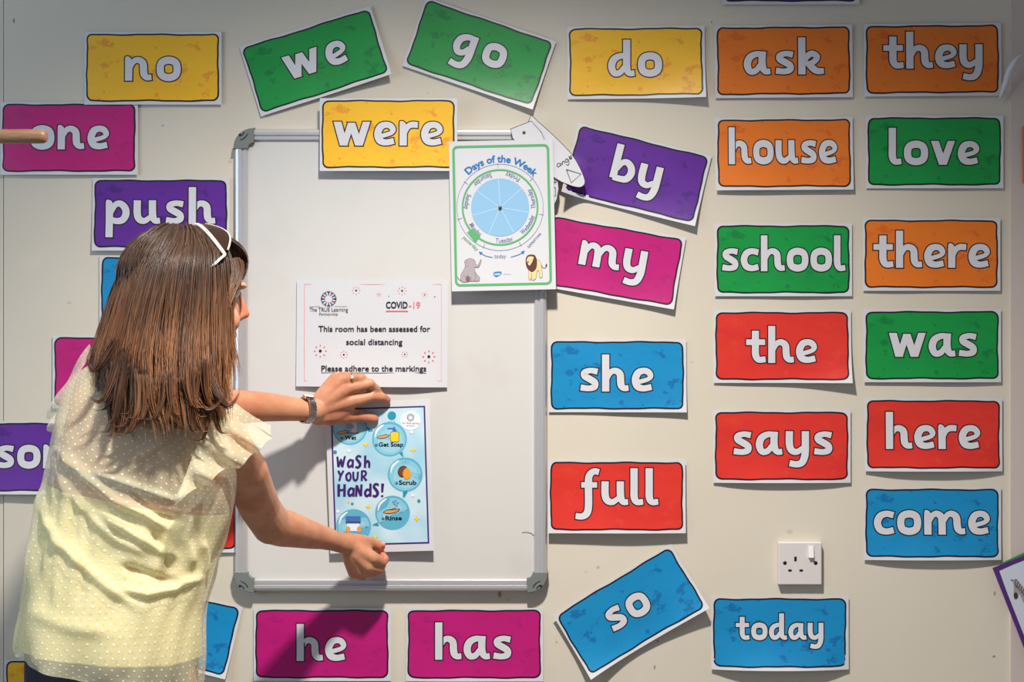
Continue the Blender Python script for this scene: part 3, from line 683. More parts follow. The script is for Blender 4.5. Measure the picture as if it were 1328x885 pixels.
# brush lettering
p = Print(sh, lambda x, y: sh.loc(410+x/4.118, 510+y/4.118), .0014)
BR = {
 'W': [[(0,.95,.15),(.10,.1,.2)],[(.10,.05,.16),(.32,.75,.14)],[(.32,.75,.14),(.42,.1,.2)],[(.42,.05,.18),(.66,1.0,.14)]],
 'a': [[(.48,.62,.14),(.25,.66,.16),(.08,.38,.18),(.16,.06,.16),(.42,.22,.14)],[(.50,.70,.18),(.48,.0,.16)]],
 's': [[(.50,.92,.16),(.26,1.02,.15),(.1,.8,.18),(.3,.52,.2),(.42,.26,.2),(.24,.02,.17),(.0,.08,.14)]],
 'h': [[(.08,1.05,.18),(.06,.0,.18)],[(.08,.35,.14),(.28,.58,.16),(.42,.4,.18),(.42,.0,.16)]],
 'Y': [[(.02,1.0,.18),(.26,.5,.18)],[(.54,1.0,.16),(.26,.48,.17),(.12,.0,.18)]],
 'o': [[(.30,.80,.16),(.08,.55,.19),(.14,.12,.18),(.38,.05,.16),(.52,.4,.17),(.42,.76,.16),(.28,.80,.15)]],
 'U': [[(.06,.9,.18),(.08,.25,.18),(.26,.03,.17),(.46,.25,.17),(.52,.9,.18)]],
 'R': [[(.10,.95,.18),(.08,.0,.18)],[(.02,.95,.14),(.40,.95,.16),(.50,.72,.18),(.34,.48,.15),(.12,.45,.12)],[(.2,.45,.14),(.56,.02,.19)]],
 'H': [[(.08,1.0,.19),(.08,.0,.19)],[(.56,1.0,.18),(.54,.0,.19)],[(.04,.5,.14),(.58,.55,.14)]],
 'N': [[(.06,.0,.17),(.10,.92,.16)],[(.10,.90,.19),(.46,.06,.19)],[(.46,.04,.16),(.50,.98,.17)]],
 'd': [[(.44,.5,.14),(.22,.56,.16),(.06,.3,.18),(.18,.03,.16),(.44,.2,.14)],[(.50,1.05,.17),(.48,.0,.18)]],
 '!': [[(.12,1.05,.22),(.08,.35,.15)],[(.05,.1,.17),(.10,-.02,.17)]],
}
def brush(txt, x, y, h, adv):
    for ch, a in zip(txt, adv):
        for st in BR[ch]: p.line([(x+q[0]*h, y-q[1]*h, q[2]*h) for q in [(a_, b_, c_*1.14) for a_, b_, c_ in st]], 1, PV, len(st) > 2)
        x += a
brush('Wash', 114, 398, 62, (52, 44, 48, 46)); brush('YoUR', 118, 468, 54, (40, 38, 44, 40)); brush('HaNdS!'.replace('S', 's'), 116, 552, 66, (52, 42, 48, 44, 46, 20))
p.build('lettering')

# ---- paper shape tags behind the days poster
sh = Sheet('paper_tag', 'rounded white paper tag with handwritten lettering and a triangle, beside the purple card', 'paper tag', 722, 205, 0, .029, lambda u, v: .001)
def poly_sheet(sh, pts, name, m=M_paper, n=4):
    q = [sh.loc(*x) for x in pts]; tri = tessellate_polygon([[Vector((a, b, 0)) for a, b in q]])
    mb = MB(); kk = len(q); mb.add([sh.pt(a, b, 0) for a, b in q]+[sh.pt(a, b, -.0006) for a, b in q],
        [tuple(t) for t in tri]+[tuple(kk+i for i in reversed(t)) for t in tri]+[(i, (i+1) % kk, kk+(i+1) % kk, kk+i) for i in range(kk)], m)
    o = mb.build(name, sh.o)
    g = MB(); V = [sh.pt(a, b, .0004) for a, b in q]; g.tube(V+[V[0]], .00045, M_ink, 4, caps=False); g.build('black_edge', sh.o)
    return o
tg = [(689, 149)]+[tuple(x) for x in catmull([(697, 157), (720, 178), (742, 201), (754, 222), (758.5, 236), (754, 242.5), (744, 242), (728, 236)], 4)]+[(718, 230), (700, 200), (680, 170)]
poly_sheet(sh, tg, 'paper_shape')
p = Print(sh, sh.loc, .0008)
f = lambda zx, zy: (650+zx/6.808, 140+zy/6.808)
def pen(pts, sm=True): p.line([f(*q) for q in pts], .75, M_ink, sm)
p.line([f(575, 545), f(705, 585), f(618, 662), f(575, 545)], .9, M_ink)
pen([(520, 490), (500, 492), (492, 510), (505, 522), (522, 505), (524, 490), (530, 515)])
pen([(534, 482), (542, 502), (540, 478), (556, 472), (562, 492)]); pen([(588, 452), (572, 452), (566, 470), (578, 480), (590, 465), (588, 452), (598, 480), (592, 506), (572, 500)])
pen([(596, 425), (606, 455)]); pen([(606, 446), (622, 436), (614, 424), (604, 440), (612, 452), (626, 446)])
p.build('handwriting')
sh = Sheet('paper_tag', 'narrow white paper tag with a drawn square, hanging behind the days poster', 'paper tag', 712, 240, 0, .025, lambda u, v: .001)
poly_sheet(sh, [(700, 190), (716, 205), (722.5, 225), (724.5, 245), (722, 259), (719, 265), (712, 266), (702, 240)], 'paper_shape')
p = Print(sh, sh.loc, .0008); p.line([(716, 243.5), (720.5, 243.5), (720.8, 254), (716, 255)], .8, M_ink); p.line([(717, 237), (722, 236)], .7, M_ink); p.line([(719.5, 234), (720, 239)], .7, M_ink); p.build('handwriting')
sh = Sheet('paper_tag', 'white paper tag end held by a brass pin over the whiteboard rail', 'paper tag', 683, 172, 0, .0315, lambda u, v: .0005)
poly_sheet(sh, [(662, 167.5), (689, 157), (702, 172), (712, 195), (690, 200), (665, 180)], 'paper_shape')
b = MB(); u, v = sh.loc(679.5, 172); b.ball((u, v, .001), (.0032, .0032, .0018), M_brass, nu=12, nv=8); b.build('brass_pin', sh.o, smooth=True)

# ---------------------------------------------------------------- things at the edges
sh = Sheet('green_card', 'green card edge showing behind the zebra card', 'card', 1368, 775, -25, .012)
k = sh.k; u0, v1 = sh.loc(1299, 730.5); sh.sheet(u0, v1-120*k, u0+110*k, v1, ink(70, 150, 96), 'card_sheet', 6, 6)
sh = Sheet('zebra_card', 'purple-bordered picture card of a zebra, cut off by the frame beside the pier', 'picture card', 1371, 790, -21.5, .020)
k = sh.k; s1, s2 = sh.loc(1287, 737), None
u0, v1 = sh.loc(1287, 737); sh.sheet(u0, v1-230*k, u0+170*k, v1, ink(86, 44, 118), 'card_sheet', 8, 8)
mbp = MB(); sh.grid(mbp, u0+6*k, v1-224*k, u0+164*k, v1-6*k, ink(206, 212, 224), .0005, 8, 8, rad=3*k); mbp.build('white_panel', sh.o)
p = Print(sh, sh.loc, .0008); zq = lambda x, y: (1270+x/5.21, 690+y/5.21)
Zb = ink(60, 58, 60); Zw = ink(158, 155, 150)
p.blob([zq(*q) for q in [(226, 328), (250, 320), (270, 340), (310, 390), (350, 400), (360, 520), (300, 480), (270, 420), (258, 450), (240, 452), (232, 420), (232, 370)]], Zw)
p.blob([zq(*q) for q in [(232, 420), (250, 410), (262, 440), (248, 456), (236, 450)]], Zb)
for i in range(9):
    x, y = 238+i*13, 345+i*14; p.line([zq(x+12, y-24+i*2), zq(x+4, y), zq(x+8, y+24+i*2)], 1.1, Zb, True)
p.line([zq(212, 322), zq(228, 334)], 1.2, Zb); p.ell(*zq(250, 372), 1, 1, Zb, n=8)
p.build('zebra_picture')
sh = Sheet('orange_card', 'orange card whose edge shows on the pier beside the love card', 'card', 1372, 200, 0, .012)
k = sh.k; sh.sheet(-46*k, -38*k, 46*k, 36*k, ink(236, 110, 60), 'card_sheet', 4, 4)
# curled strip of white paper
b = MB(); pts = [P(1296.5, 127, .012), P(1303, 110, .02), P(1309, 90, .03), P(1316, 76, .035), P(1324, 70, .03), P(1336, 64, .015)]
pts = [Vector(q) for q in catmull([tuple(q) for q in pts], 5)]
V = []
for i, q in enumerate(pts):
    t = i/(len(pts)-1); wd = .0015+.007*math.sin(min(1, t*1.6)*PI)**1.0+.001
    V += [q+Vector((-wd*.6, 0, 0)), q+Vector((wd*.6, -.012*t, -.003))]
b.add(V, [(2*i, 2*i+1, 2*i+3, 2*i+2) for i in range(len(pts)-1)], M_paper)
o = b.build('paper_strip', smooth=True); md = o.modifiers.new('thickness', 'SOLIDIFY'); md.thickness = .0006
tag(o, 'curled strip of white paper peeling from the wall beside the they card', 'paper strip')
# wooden pole from the left
M_wood = mat('beech_wood', rgb(176, 134, 98), .45)
n = N(M_wood); n.link(n.mix(n.ramp(n.noise(n.coord(), 30, 3, .6, (1, 12, 12)), .3, .7), rgb(158, 122, 94), rgb(132, 98, 72)), n.b.inputs['Base Color'])
b = MB(); e = P(61, 177, .5); r = .0118
b.tube([(XL, e.y, e.z), (e.x-.012, e.y, e.z), (e.x-.006, e.y, e.z), (e.x-.002, e.y, e.z), (e.x, e.y, e.z)], [r, r, r*.96, r*.8, r*.5], M_wood, 24)
o = b.build('wooden_pole', smooth=True); tag(o, 'round wooden pole end reaching in from the side in front of the one card', 'pole')

# ---------------------------------------------------------------- the woman
person = thing('person', 'woman in a sheer yellow dotted blouse pressing a poster to the whiteboard', 'person', (P(150, 0, .5).x, -.5, 0))
base = person.location.copy()
def to_person(o):
    """bring world-built geometry under the person"""
    o.parent = person
    me = o.data; me.transform(Matrix.Translation(-base)); me.update(); return o
M_skin = bpy.data.materials.new('skin'); M_skin.use_nodes = True
n = N(M_skin); c = n.coord()
col = n.mix(n.ramp(n.noise(c, 14, 4, .6), .35, .7), rgb(206, 148, 114), rgb(188, 121, 90))
col = n.mix(n.math('MULTIPLY', n.ramp(n.noise(c, 150, 2, .6), .60, .75), .22), col, rgb(146, 86, 60))
n.link(col, n.b.inputs['Base Color']); n.b.inputs['Roughness'].default_value = .48; n.b.inputs['Specular IOR Level'].default_value = .4
n.b.inputs['Subsurface Weight'].default_value = .12; n.b.inputs['Subsurface Radius'].default_value = (.012, .005, .003); n.b.inputs['Subsurface Scale'].default_value = .5
n.bump(n.math('ADD', n.noise(c, 90, 3), n.noise(c, 400, 2)), .25, .0006)

# torso cross-sections: left silhouette (px, py, depth), right silhouette, near half-thickness, far half-thickness
SEC = [
 ((172,452,.440),(236,468,.452),.045,.045),
 ((140,463,.435),(268,500,.475),.062,.060),
 ((112,480,.430),(296,540,.490),.082,.080),
 ((94,505,.430),(302,572,.495),.096,.095),
 ((82,540,.435),(302,604,.498),.106,.110),
 ((74,580,.445),(300,636,.500),.110,.122),
 ((68,622,.455),(296,668,.500),.108,.122),
 ((56,665,.465),(288,700,.500),.106,.112),
 ((44,708,.475),(280,728,.502),.108,.108),
 ((37,755,.485),(274,757,.505),.114,.110),
 ((32,800,.492),(265,795,.512),.122,.116),
 ((30,832,.498),(263,850,.518),.128,.120),
 ((31,838,.500),(262,890,.520),.130,.122),
]
def section(t, inset=0.0):
    """interpolated ring parameters at t in [0, len-1]"""
    rows = [list(L)+list(R)+[a, b] for L, R, a, b in SEC]
    i = min(int(t), len(rows)-2); f_ = t-i
    p0 = np.array(rows[max(i-1, 0)]); p1 = np.array(rows[i]); p2 = np.array(rows[i+1]); p3 = np.array(rows[min(i+2, len(rows)-1)])
    q = 0.5*(2*p1+(p2-p0)*f_+(2*p0-5*p1+4*p2-p3)*f_**2+(3*p1-3*p2+p3-p0)*f_**3)
    L, R = P(*q[0:3]), P(*q[3:6]); c = (L+R)/2; a = (R-L)/2; a = a*(1-inset/a.length)
    return c, a, q[6]-inset, q[7]-inset
def ring_pt(t, th, inset=0.0):
    c, a, rn, rf = section(t, inset); cs, sn = math.cos(th), math.sin(th)
    e = .86; x = math.copysign(abs(cs)**e, cs); y = math.copysign(abs(sn)**e, sn)
    nrm = Vector((-a.y, a.x, 0)).normalized()      # away from the camera when a points right
    return c + a*x - nrm*(rn if sn > 0 else rf)*y

# ---- body: one continuous surface
b = MB(); SK = M_skin
ts = [i*0.4 for i in range(0, 31)]; nr = 28; V = []
for t in ts:
    for j in range(nr): V.append(ring_pt(min(t, 12), 2*PI*j/nr, .016))
F = [(i*nr+j, i*nr+(j+1) % nr, (i+1)*nr+(j+1) % nr, (i+1)*nr+j) for i in range(len(ts)-1) for j in range(nr)]
F += [tuple(range(nr-1, -1, -1)), tuple((len(ts)-1)*nr+j for j in range(nr))]
b.add(V, F, SK)
hip = (P(100, 870, .505), P(188, 880, .52))
for h, kx in ((hip[0], -.01), (hip[1], .01)):
    b.chain([h+Vector((0, 0, .05)), h+Vector((kx, 0, -.08)), Vector((h.x+kx, h.y+.01, .48)), Vector((h.x+kx, h.y, .40)), Vector((h.x+kx, h.y-.01, .10))], [.080, .078, .056, .053, .036], SK, 20)
    b.chain([Vector((h.x+kx, h.y-.02, .05)), Vector((h.x+kx+.02, h.y+.08, .035)), Vector((h.x+kx+.03, h.y+.14, .028))], [.036, .034, .024], SK, 14)
HC = P(243, 377, .425)                                  # head centre
yaw = math.radians(27); pit = math.radians(-8)
fw = Vector((math.cos(yaw)*math.cos(pit), math.sin(yaw)*math.cos(pit), math.sin(pit)))
rt = Vector((math.sin(yaw), -math.cos(yaw), 0)); upv = rt.cross(fw); HR = Matrix((fw, rt, upv)).transposed()
def hp(f_, r_, u_): return HC + fw*f_ + rt*r_ + upv*u_
neck0 = P(198, 478, .452)
b.chain([neck0+Vector((0, 0, -.05)), neck0, hp(-.03, 0, -.07), hp(-.015, 0, -.02)], [.075, .058, .052, .055], SK, 20)
b.ball(hp(-.012, 0, .016), (.092, .072, .080), SK, HR, 28, 18)
b.ball(hp(.030, 0, -.035), (.064, .060, .082), SK, HR, 24, 16)
b.ball(hp(.052, 0, -.088), (.032, .036, .026), SK, HR)
for s_ in (-1, 1):
    b.ball(hp(.058, s_*.034, -.042), (.030, .026, .026), SK, HR)      # cheeks
    b.ball(hp(.074, s_*.030, .020), (.018, .026, .008), SK, HR)      # brow
    b.ball(hp(.084, s_*.010, -.036), (.010, .008, .008), SK, HR, 12, 8)     # nostril wings
    b.chain([hp(.0, s_*.076, .012), hp(-.012, s_*.081, .004), hp(-.010, s_*.080, -.020), hp(.002, s_*.075, -.034)], [.010, .009, .009, .008], SK, 10)
b.chain([hp(.078, 0, .020), hp(.092, 0, -.004), hp(.104, 0, -.024), hp(.092, 0, -.034)], [.009, .0085, .0092, .0085], SK, 12)
b.chain([hp(.078, -.020, -.066), hp(.090, 0, -.062), hp(.078, .020, -.066)], [.005, .007, .005], SK, 10)
b.chain([hp(.076, -.016, -.074), hp(.087, 0, -.074), hp(.076, .016, -.074)], [.005, .0075, .005], SK, 10)
# arms
PL = lambda *a: [P(*q) for q in a]
b.chain(PL((136,508,.425),(180,520,.36),(235,538,.275),(262,538,.23),(285,530,.198),(310,528,.17),(345,528,.132),(371,530,.110),(392,532,.092),(408,533,.082)),
        [.043,.042,.038,.036,.035,.0325,.028,.0245,.0215,.0215], SK, 20)
b.chain(PL((278,568,.470),(300,590,.445),(318,612,.405),(328,638,.36),(338,660,.315),(352,681,.275),(366,685,.245),(384,689,.21),(402,694,.175),(419,697.5,.145),(434,702,.12),(450,706,.095)),
        [.050,.043,.039,.0375,.036,.036,.0345,.031,.0265,.0225,.0195,.0205], SK, 20)
# left hand (upper): back of the hand to the camera, fingers to the right
w_ = P(404, 533, .080)
mcps = PL((464,519,.064),(454,503,.072),(443,494,.070),(434,491,.058))
for q, off, r_ in zip(mcps, ((0,.0,.006),(0,0,.010),(0,0,.012),(0,0,.014)), (.0125,.0125,.0125,.0115)):
    b.chain([w_+Vector((0, .004, off[2]-.012)), w_.lerp(q, .5)+Vector((0, .002, 0)), q], [.015, .0150, r_], SK, 12)
b.chain(PL((412,540,.068),(436,537,.058),(452,530,.056)), [.018,.019,.013], SK, 12)      # thumb pad
b.chain([mcps[0]]+PL((483,514,.056),(496,515.5,.044),(502,519,.033)), [.0122,.0102,.0092,.0080], SK, 12)
b.chain([mcps[1]]+PL((480,497.5,.066),(488,505,.050),(492,512,.034)), [.0122,.0102,.0088,.0078], SK, 12)
b.chain([mcps[2]]+PL((458,490,.074),(469,490.5,.068),(476,498,.048),(477,505,.033)), [.0115,.0098,.0098,.0084,.0074], SK, 12)
b.chain([mcps[3]]+PL((448,487.5,.060),(457,490,.045),(460,497,.031)), [.0105,.0088,.0078,.0068], SK, 12)
b.chain(PL((428,542,.060),(448,540,.050),(466,540,.042),(478,542,.036),(486,543.5,.034)), [.016,.0145,.0115,.0105,.0085], SK, 12)
# right hand (lower): thumb on the poster, fingers curled behind its lower edge
w2_ = P(450, 706, .094)
m2 = PL((484,724,.088),(477,735,.086),(468,741,.078),(458,743,.066))
for q, dz, r_ in zip(m2, (.006, .0, -.006, -.010), (.0125,.0125,.012,.011)):
    b.chain([w2_+Vector((0, 0, dz)), w2_.lerp(q, .5), q], [.014, .015, r_], SK, 12)
b.chain(PL((452,702,.090),(464,706,.078),(474,715,.074)), [.0165,.019,.015], SK, 12)
b.chain([m2[0]]+PL((495,730,.070),(499,726,.050),(496,720.5,.036)), [.0122,.0108,.0092,.0080], SK, 12)
b.chain([m2[1]]+PL((492,739,.066),(495,735,.047),(488,729,.034)), [.0122,.0106,.0090,.0078], SK, 12)
b.chain([m2[2]]+PL((484,744,.060),(486,741,.042),(480,735,.031)), [.0115,.0098,.0084,.0074], SK, 12)
b.chain([m2[3]]+PL((471,747,.052),(472,744,.037),(466,738,.029)), [.0105,.0088,.0076,.0068], SK, 12)
b.chain(PL((462,703,.082),(473,703.5,.066),(484,706,.050),(491,708,.042),(494.5,709,.039)), [.016,.0140,.0115,.0110,.0088], SK, 12)
me = b.mesh('raw'); raw = bpy.data.objects.new('raw', me); SC.collection.objects.link(raw)
md = raw.modifiers.new('r', 'REMESH'); md.mode = 'VOXEL'; md.voxel_size = .0026; md.use_smooth_shade = True
md = raw.modifiers.new('s', 'SMOOTH'); md.factor = .5; md.iterations = 7
dg = bpy.context.evaluated_depsgraph_get(); bm_ = bpy.data.meshes.new_from_object(raw.evaluated_get(dg)); bpy.data.objects.remove(raw)
body = bpy.data.objects.new('body', bm_); SC.collection.objects.link(body)
if not bm_.materials: bm_.materials.append(M_skin)
# reddened nose and cheek as a colour attribute of the skin itself
co = np.empty(len(bm_.vertices)*3); bm_.vertices.foreach_get('co', co); co = co.reshape(-1, 3)
red = np.zeros(len(co))
for q, rr in ((hp(.102, 0, -.024), .020), (hp(.060, .036, -.04), .026), (hp(.060, -.036, -.04), .026), (P(496,708,.04), .014), (P(500,722,.045), .020), (P(502,518,.035), .014), (P(455,733,.07), .024)):
    dd = ((co-np.array(q))**2).sum(1); red = np.maximum(red, np.exp(-dd/(rr*rr)))
at = bm_.attributes.new('flush', 'FLOAT', 'POINT'); at.data.foreach_set('value', red.astype(np.float32))
n = N(M_skin); src = n.b.inputs['Base Color'].links[0].from_socket; atn = n.add('ShaderNodeAttribute'); atn.attribute_name = 'flush'
n.link(n.mix(n.math('MULTIPLY', atn.outputs['Fac'], .5), src, rgb(226, 112, 100)), n.b.inputs['Base Color'])
to_person(body)
# finger nails, eyes
M_nail = mat('nail', rgb(214, 150, 130), .35)
for q, d_ in ((P(496.5,706.5,.049), Vector((.6,-.7,.4))),):
    nb = MB(); nb.ball(q, (.0055, .0022, .0048), M_nail, nu=12, nv=8); to_person(nb.build('finger_nail', smooth=True))
M_eye = mat('eye_white', rgb(236, 232, 228), .2); M_iris = mat('iris', rgb(70, 90, 100), .2)
for s_ in (-1, 1):
    nb = MB(); q = hp(.070, s_*.031, .008); nb.ball(q, .0115, M_eye, nu=16, nv=12); nb.ball(q+fw*.0065, .0062, M_iris, nu=12, nv=8); to_person(nb.build('eye', smooth=True))

# ---- trousers and shoes
M_trs = mat('navy_trousers', rgb(22, 26, 44), .85)
n = N(M_trs); n.bump(n.noise(n.coord(), 300, 2), .3, .0005)
b = MB(); V = []; tz = [11.5+.5*i/5 for i in range(6)]
for t in (10.9, 11.2, 11.6, 12.0):
    for j in range(40): V.append(ring_pt(t, 2*PI*j/40, .012))
low = [ring_pt(12.0, 2*PI*j/40, .008) for j in range(40)]
cxl = sum((v.x for v in low))/40; cyl = sum((v.y for v in low))/40
for z in (.72, .68): V += [Vector((cxl+(v.x-cxl)*.98, cyl+(v.y-cyl)*.98, min(v.z, z))) for v in low]
b.add(V, [(i*40+j, i*40+(j+1) % 40, (i+1)*40+(j+1) % 40, (i+1)*40+j) for i in range(5) for j in range(40)], M_trs)
for h, kx in ((hip[0], -.01), (hip[1], .01)):
    b.tube([Vector((h.x, h.y, .76)), Vector((h.x+kx, h.y, .66)), Vector((h.x+kx, h.y+.008, .48)), Vector((h.x+kx, h.y, .30)), Vector((h.x+kx, h.y-.01, .06))], [.098, .096, .074, .066, .062], M_trs, 28)
to_person(b.build('trousers', smooth=True))
M_shoe = mat('black_shoe', rgb(20, 18, 18), .4)
for h, kx in ((hip[0], -.01), (hip[1], .01)):
    nb = MB(); x = h.x+kx
    nb.ball((x+.01, h.y+.05, .036), (.046, .135, .040), M_shoe, Matrix.Rotation(-.2, 3, 'Z'), 20, 12); nb.box((x-.03, h.y-.085, 0.0), (x+.045, h.y+.165, .012), M_shoe)
    to_person(nb.build('shoe', smooth=True))

# ---- blouse and camisole
def cloth_mat(name, base, dots, alpha, spacing=.0115, rad=.17):
    m = bpy.data.materials.new(name); m.use_nodes = True; n = N(m); t = n.t
    uv = n.add('ShaderNodeUVMap').outputs[0]
    rot = n.add('ShaderNodeMapping'); rot.inputs['Rotation'].default_value = (0, 0, PI/4); rot.inputs['Scale'].default_value = (1/spacing, 1/spacing, 1); n.link(uv, rot.inputs[0])
    sp = n.add('ShaderNodeSeparateXYZ'); n.link(rot.outputs[0], sp.inputs[0])
    fx = n.math('SUBTRACT', n.math('FRACT', sp.outputs[0]), .5); fy = n.math('SUBTRACT', n.math('FRACT', sp.outputs[1]), .5)
    r_ = n.math('SQRT', n.math('ADD', n.math('MULTIPLY', fx, fx), n.math('MULTIPLY', fy, fy)))
    mr = n.add('ShaderNodeMapRange'); mr.interpolation_type = 'SMOOTHSTEP'; mr.inputs[1].default_value = rad*.7; mr.inputs[2].default_value = rad*1.25; mr.inputs[3].default_value = 1; mr.inputs[4].default_value = 0; n.link(r_, mr.inputs[0]); dot = mr.outputs[0]
    weave = n.noise(n.coord(), 500, 2)
    col = n.mix(dot, base, dots); n.link(col, n.b.inputs['Base Color']); n.b.inputs['Roughness'].default_value = .85; n.b.inputs['Sheen Weight'].default_value = .25
    n.bump(n.math('ADD', n.math('MULTIPLY', dot, 2.0), n.math('MULTIPLY', weave, .3)), .5, .0008)
    tl = n.add('ShaderNodeBsdfTranslucent'); n.link(col, tl.inputs[0])
    m1 = n.add('ShaderNodeMixShader'); m1.inputs[0].default_value = .28; n.link(n.b.outputs[0], m1.inputs[1]); n.link(tl.outputs[0], m1.inputs[2])
    tr = n.add('ShaderNodeBsdfTransparent'); m2 = n.add('ShaderNodeMixShader')
    n.link(n.math('ADD', alpha, n.math('MULTIPLY', dot, (1-alpha)*.75)), m2.inputs[0]); n.link(tr.outputs[0], m2.inputs[1]); n.link(m1.outputs[0], m2.inputs[2])
    n.link(m2.outputs[0], t.nodes['Material Output'].inputs[0]); return m
M_bl = cloth_mat('sheer_dotted_cloth', rgb(236, 228, 190), rgb(246, 242, 226), .54, rad=.15)
M_cam = mat('camisole_cloth', rgb(234, 223, 164), .85)
# fold ridges on the near side: pixel polyline, half-width px, height m
FOLDS = [
 ([(55,640),(62,672),(83,706),(116,740),(150,769),(182,792)], 6, .0085),
 ([(72,600),(92,640),(118,672),(150,700),(196,722)], 6, .006),
 ([(76,582),(112,618),(150,650),(190,668),(222,690)], 6, .009),
 ([(118,612),(160,626),(200,640),(232,652)], 5, .006),
 ([(133,668),(168,690),(205,712),(232,724)], 7, .010),
 ([(150,762),(190,770),(225,762),(262,748)], 6, .010),
 ([(156,735),(196,747),(238,760)], 6, -.011),
 ([(196,690),(214,715),(222,745)], 5, -.009),
 ([(60,590),(56,640),(44,700),(36,760)], 5, .006),
 ([(68,600),(72,650),(62,710),(60,760)], 6, .006),
 ([(84,600),(96,652),(96,720)], 5, -.005),
 ([(170,640),(206,668),(238,676)], 6, -.010),
 ([(246,660),(240,700),(250,740)], 6, .008),
 ([(262,700),(266,728),(268,745)], 5, .008),
 ([(120,560),(160,548),(215,560)], 6, .004),
 ([(226,560),(190,590),(150,600)], 6, .004),
 ([(262,760),(256,820),(258,880)], 4, .006),
 ([(40,790),(80,812),(150,822)], 10, .004),
 ([(92,560),(88,640),(74,730),(70,800)], 8, .006),
 ([(110,640),(112,720),(100,790)], 8, -.005),
 ([(196,770),(170,830),(160,880)], 10, .005),
]
def proj(v):
    k = S*(1+v.y/D); return 664+v.x/k, 442.5-(v.z-ZC)/k
def fold_height(px, py):
    h = 0.0
    for pts, wd, amp in FOLDS:
        best = 1e9; L = len(pts)
        for i in range(L-1):
            ax, ay = pts[i]; bx, by = pts[i+1]; dx, dy = bx-ax, by-ay; t = ((px-ax)*dx+(py-ay)*dy)/(dx*dx+dy*dy); t = max(0, min(1, t))
            e = (px-ax-t*dx)**2+(py-ay-t*dy)**2; tt = (i+t)/(L-1)
            if e < best: best = e; bt = tt
        if best < (wd*3)**2: h += amp*math.exp(-best/(wd*wd))*min(1, bt*5+.15, (1-bt)*5+.15)
    return h
def garment(name, m, t0, t1, inset, nu, nv, folds=True, flare=0.0, hem_wave=0.0):
    V = []; UV = []
    for i in range(nv+1):
        t = t0+(t1-t0)*i/nv
        for j in range(nu+1):
            th = 2*PI*j/nu; v = ring_pt(t, th, inset)
            if folds:
                px, py = proj(v); side = max(0, math.sin(th)) ; h = fold_height(px, py)*min(1, side*2.5+.0)
                h += .0022*math.sin(th*9+t*1.3)*min(1, max(0, t-3)/4)+.0016*math.sin(th*17-t*2.1+1)*min(1, max(0, t-4)/4)
                c, a, _, _ = section(t); d_ = (v-c); d_.z = 0; v = v+d_.normalized()*(h+hem_wave*max(0, (t-10)/2)*math.sin(th*7))
            V.append(v); UV.append((th*.145, t*.046))
    b = MB(); b.add(V, [(i*(nu+1)+j, i*(nu+1)+j+1, (i+1)*(nu+1)+j+1, (i+1)*(nu+1)+j) for i in range(nv) for j in range(nu)], m); b.uv = UV
    o = b.build(name, smooth=True); return to_person(o)
garment('blouse', M_bl, .35, 12.0, 0.0, 300, 240, hem_wave=.004)
garment('camisole', M_cam, 6.0, 11.05, .008, 120, 70)
# bra strap line seen through the cloth
M_strap = mat('strap_cloth', rgb(150, 140, 132), .8)
b = MB(); V = []
for j in range(61):
    th = .08*PI+.84*PI*j/60
    for t in (5.2, 5.52): V.append(ring_pt(t, th, .0115))
b.add(V, [(2*j, 2*j+1, 2*j+3, 2*j+2) for j in range(60)], M_strap); to_person(b.build('under_strap', smooth=True))
def ruffle(name, inner, outer, waves, amp, th0=0.0, ph=0.0):
    """inner and outer edges as lists of (px,py,d)"""
    A = [Vector(P(*q)) for q in inner]; B = [Vector(P(*q)) for q in outer]
    A = [Vector(q) for q in catmull([tuple(q) for q in A], 20)]; B = [Vector(q) for q in catmull([tuple(q) for q in B], 20)]
    nv = 16; nu = 110; V = []; UV = []
    for i in range(nu+1):
        u = i/nu; a = A[min(int(u*(len(A)-1)), len(A)-1)]; c = B[min(int(u*(len(B)-1)), len(B)-1)]
        ia = u*(len(A)-1); k = min(int(ia), len(A)-2); a = A[k].lerp(A[k+1], ia-k)
        ib = u*(len(B)-1); k = min(int(ib), len(B)-2); c = B[k].lerp(B[k+1], ib-k)
        for j in range(nv+1):
            v = j/nv; q = a.lerp(c, v); s_ = math.sin(u*waves*2*PI+ph)
            q = q+Vector((0, -amp*(v**1.2)*s_-.02*math.sin(v*PI)*.5, .0045*v*v*math.cos(u*waves*2*PI+ph)))
            V.append(q); UV.append((u*.24, v*.06))
    b = MB(); b.add(V, [(i*(nv+1)+j, i*(nv+1)+j+1, (i+1)*(nv+1)+j+1, (i+1)*(nv+1)+j) for i in range(nu) for j in range(nv)], M_bl); b.uv = UV
    return to_person(b.build(name, smooth=True))
ruffle('flutter_sleeve', [(304,522,.44),(292,530,.50),(276,545,.545),(262,566,.575),(250,592,.59),(240,618,.60),(230,640,.61)],
       [(352,556,.36),(354,566,.40),(345,578,.445),(330,588,.475),(320,600,.51),(296,610,.545),(276,622,.58),(255,637,.60),(228,651,.62)], 4.5, .020)
ruffle('flutter_sleeve', [(128,455,.44),(112,470,.45),(98,494,.46),(90,520,.475),(84,545,.49),(82,566,.50)],
       [(116,450,.41),(92,482,.41),(76,512,.42),(60,538,.43),(66,548,.45),(62,556,.47),(74,566,.49)], 3.0, .010)

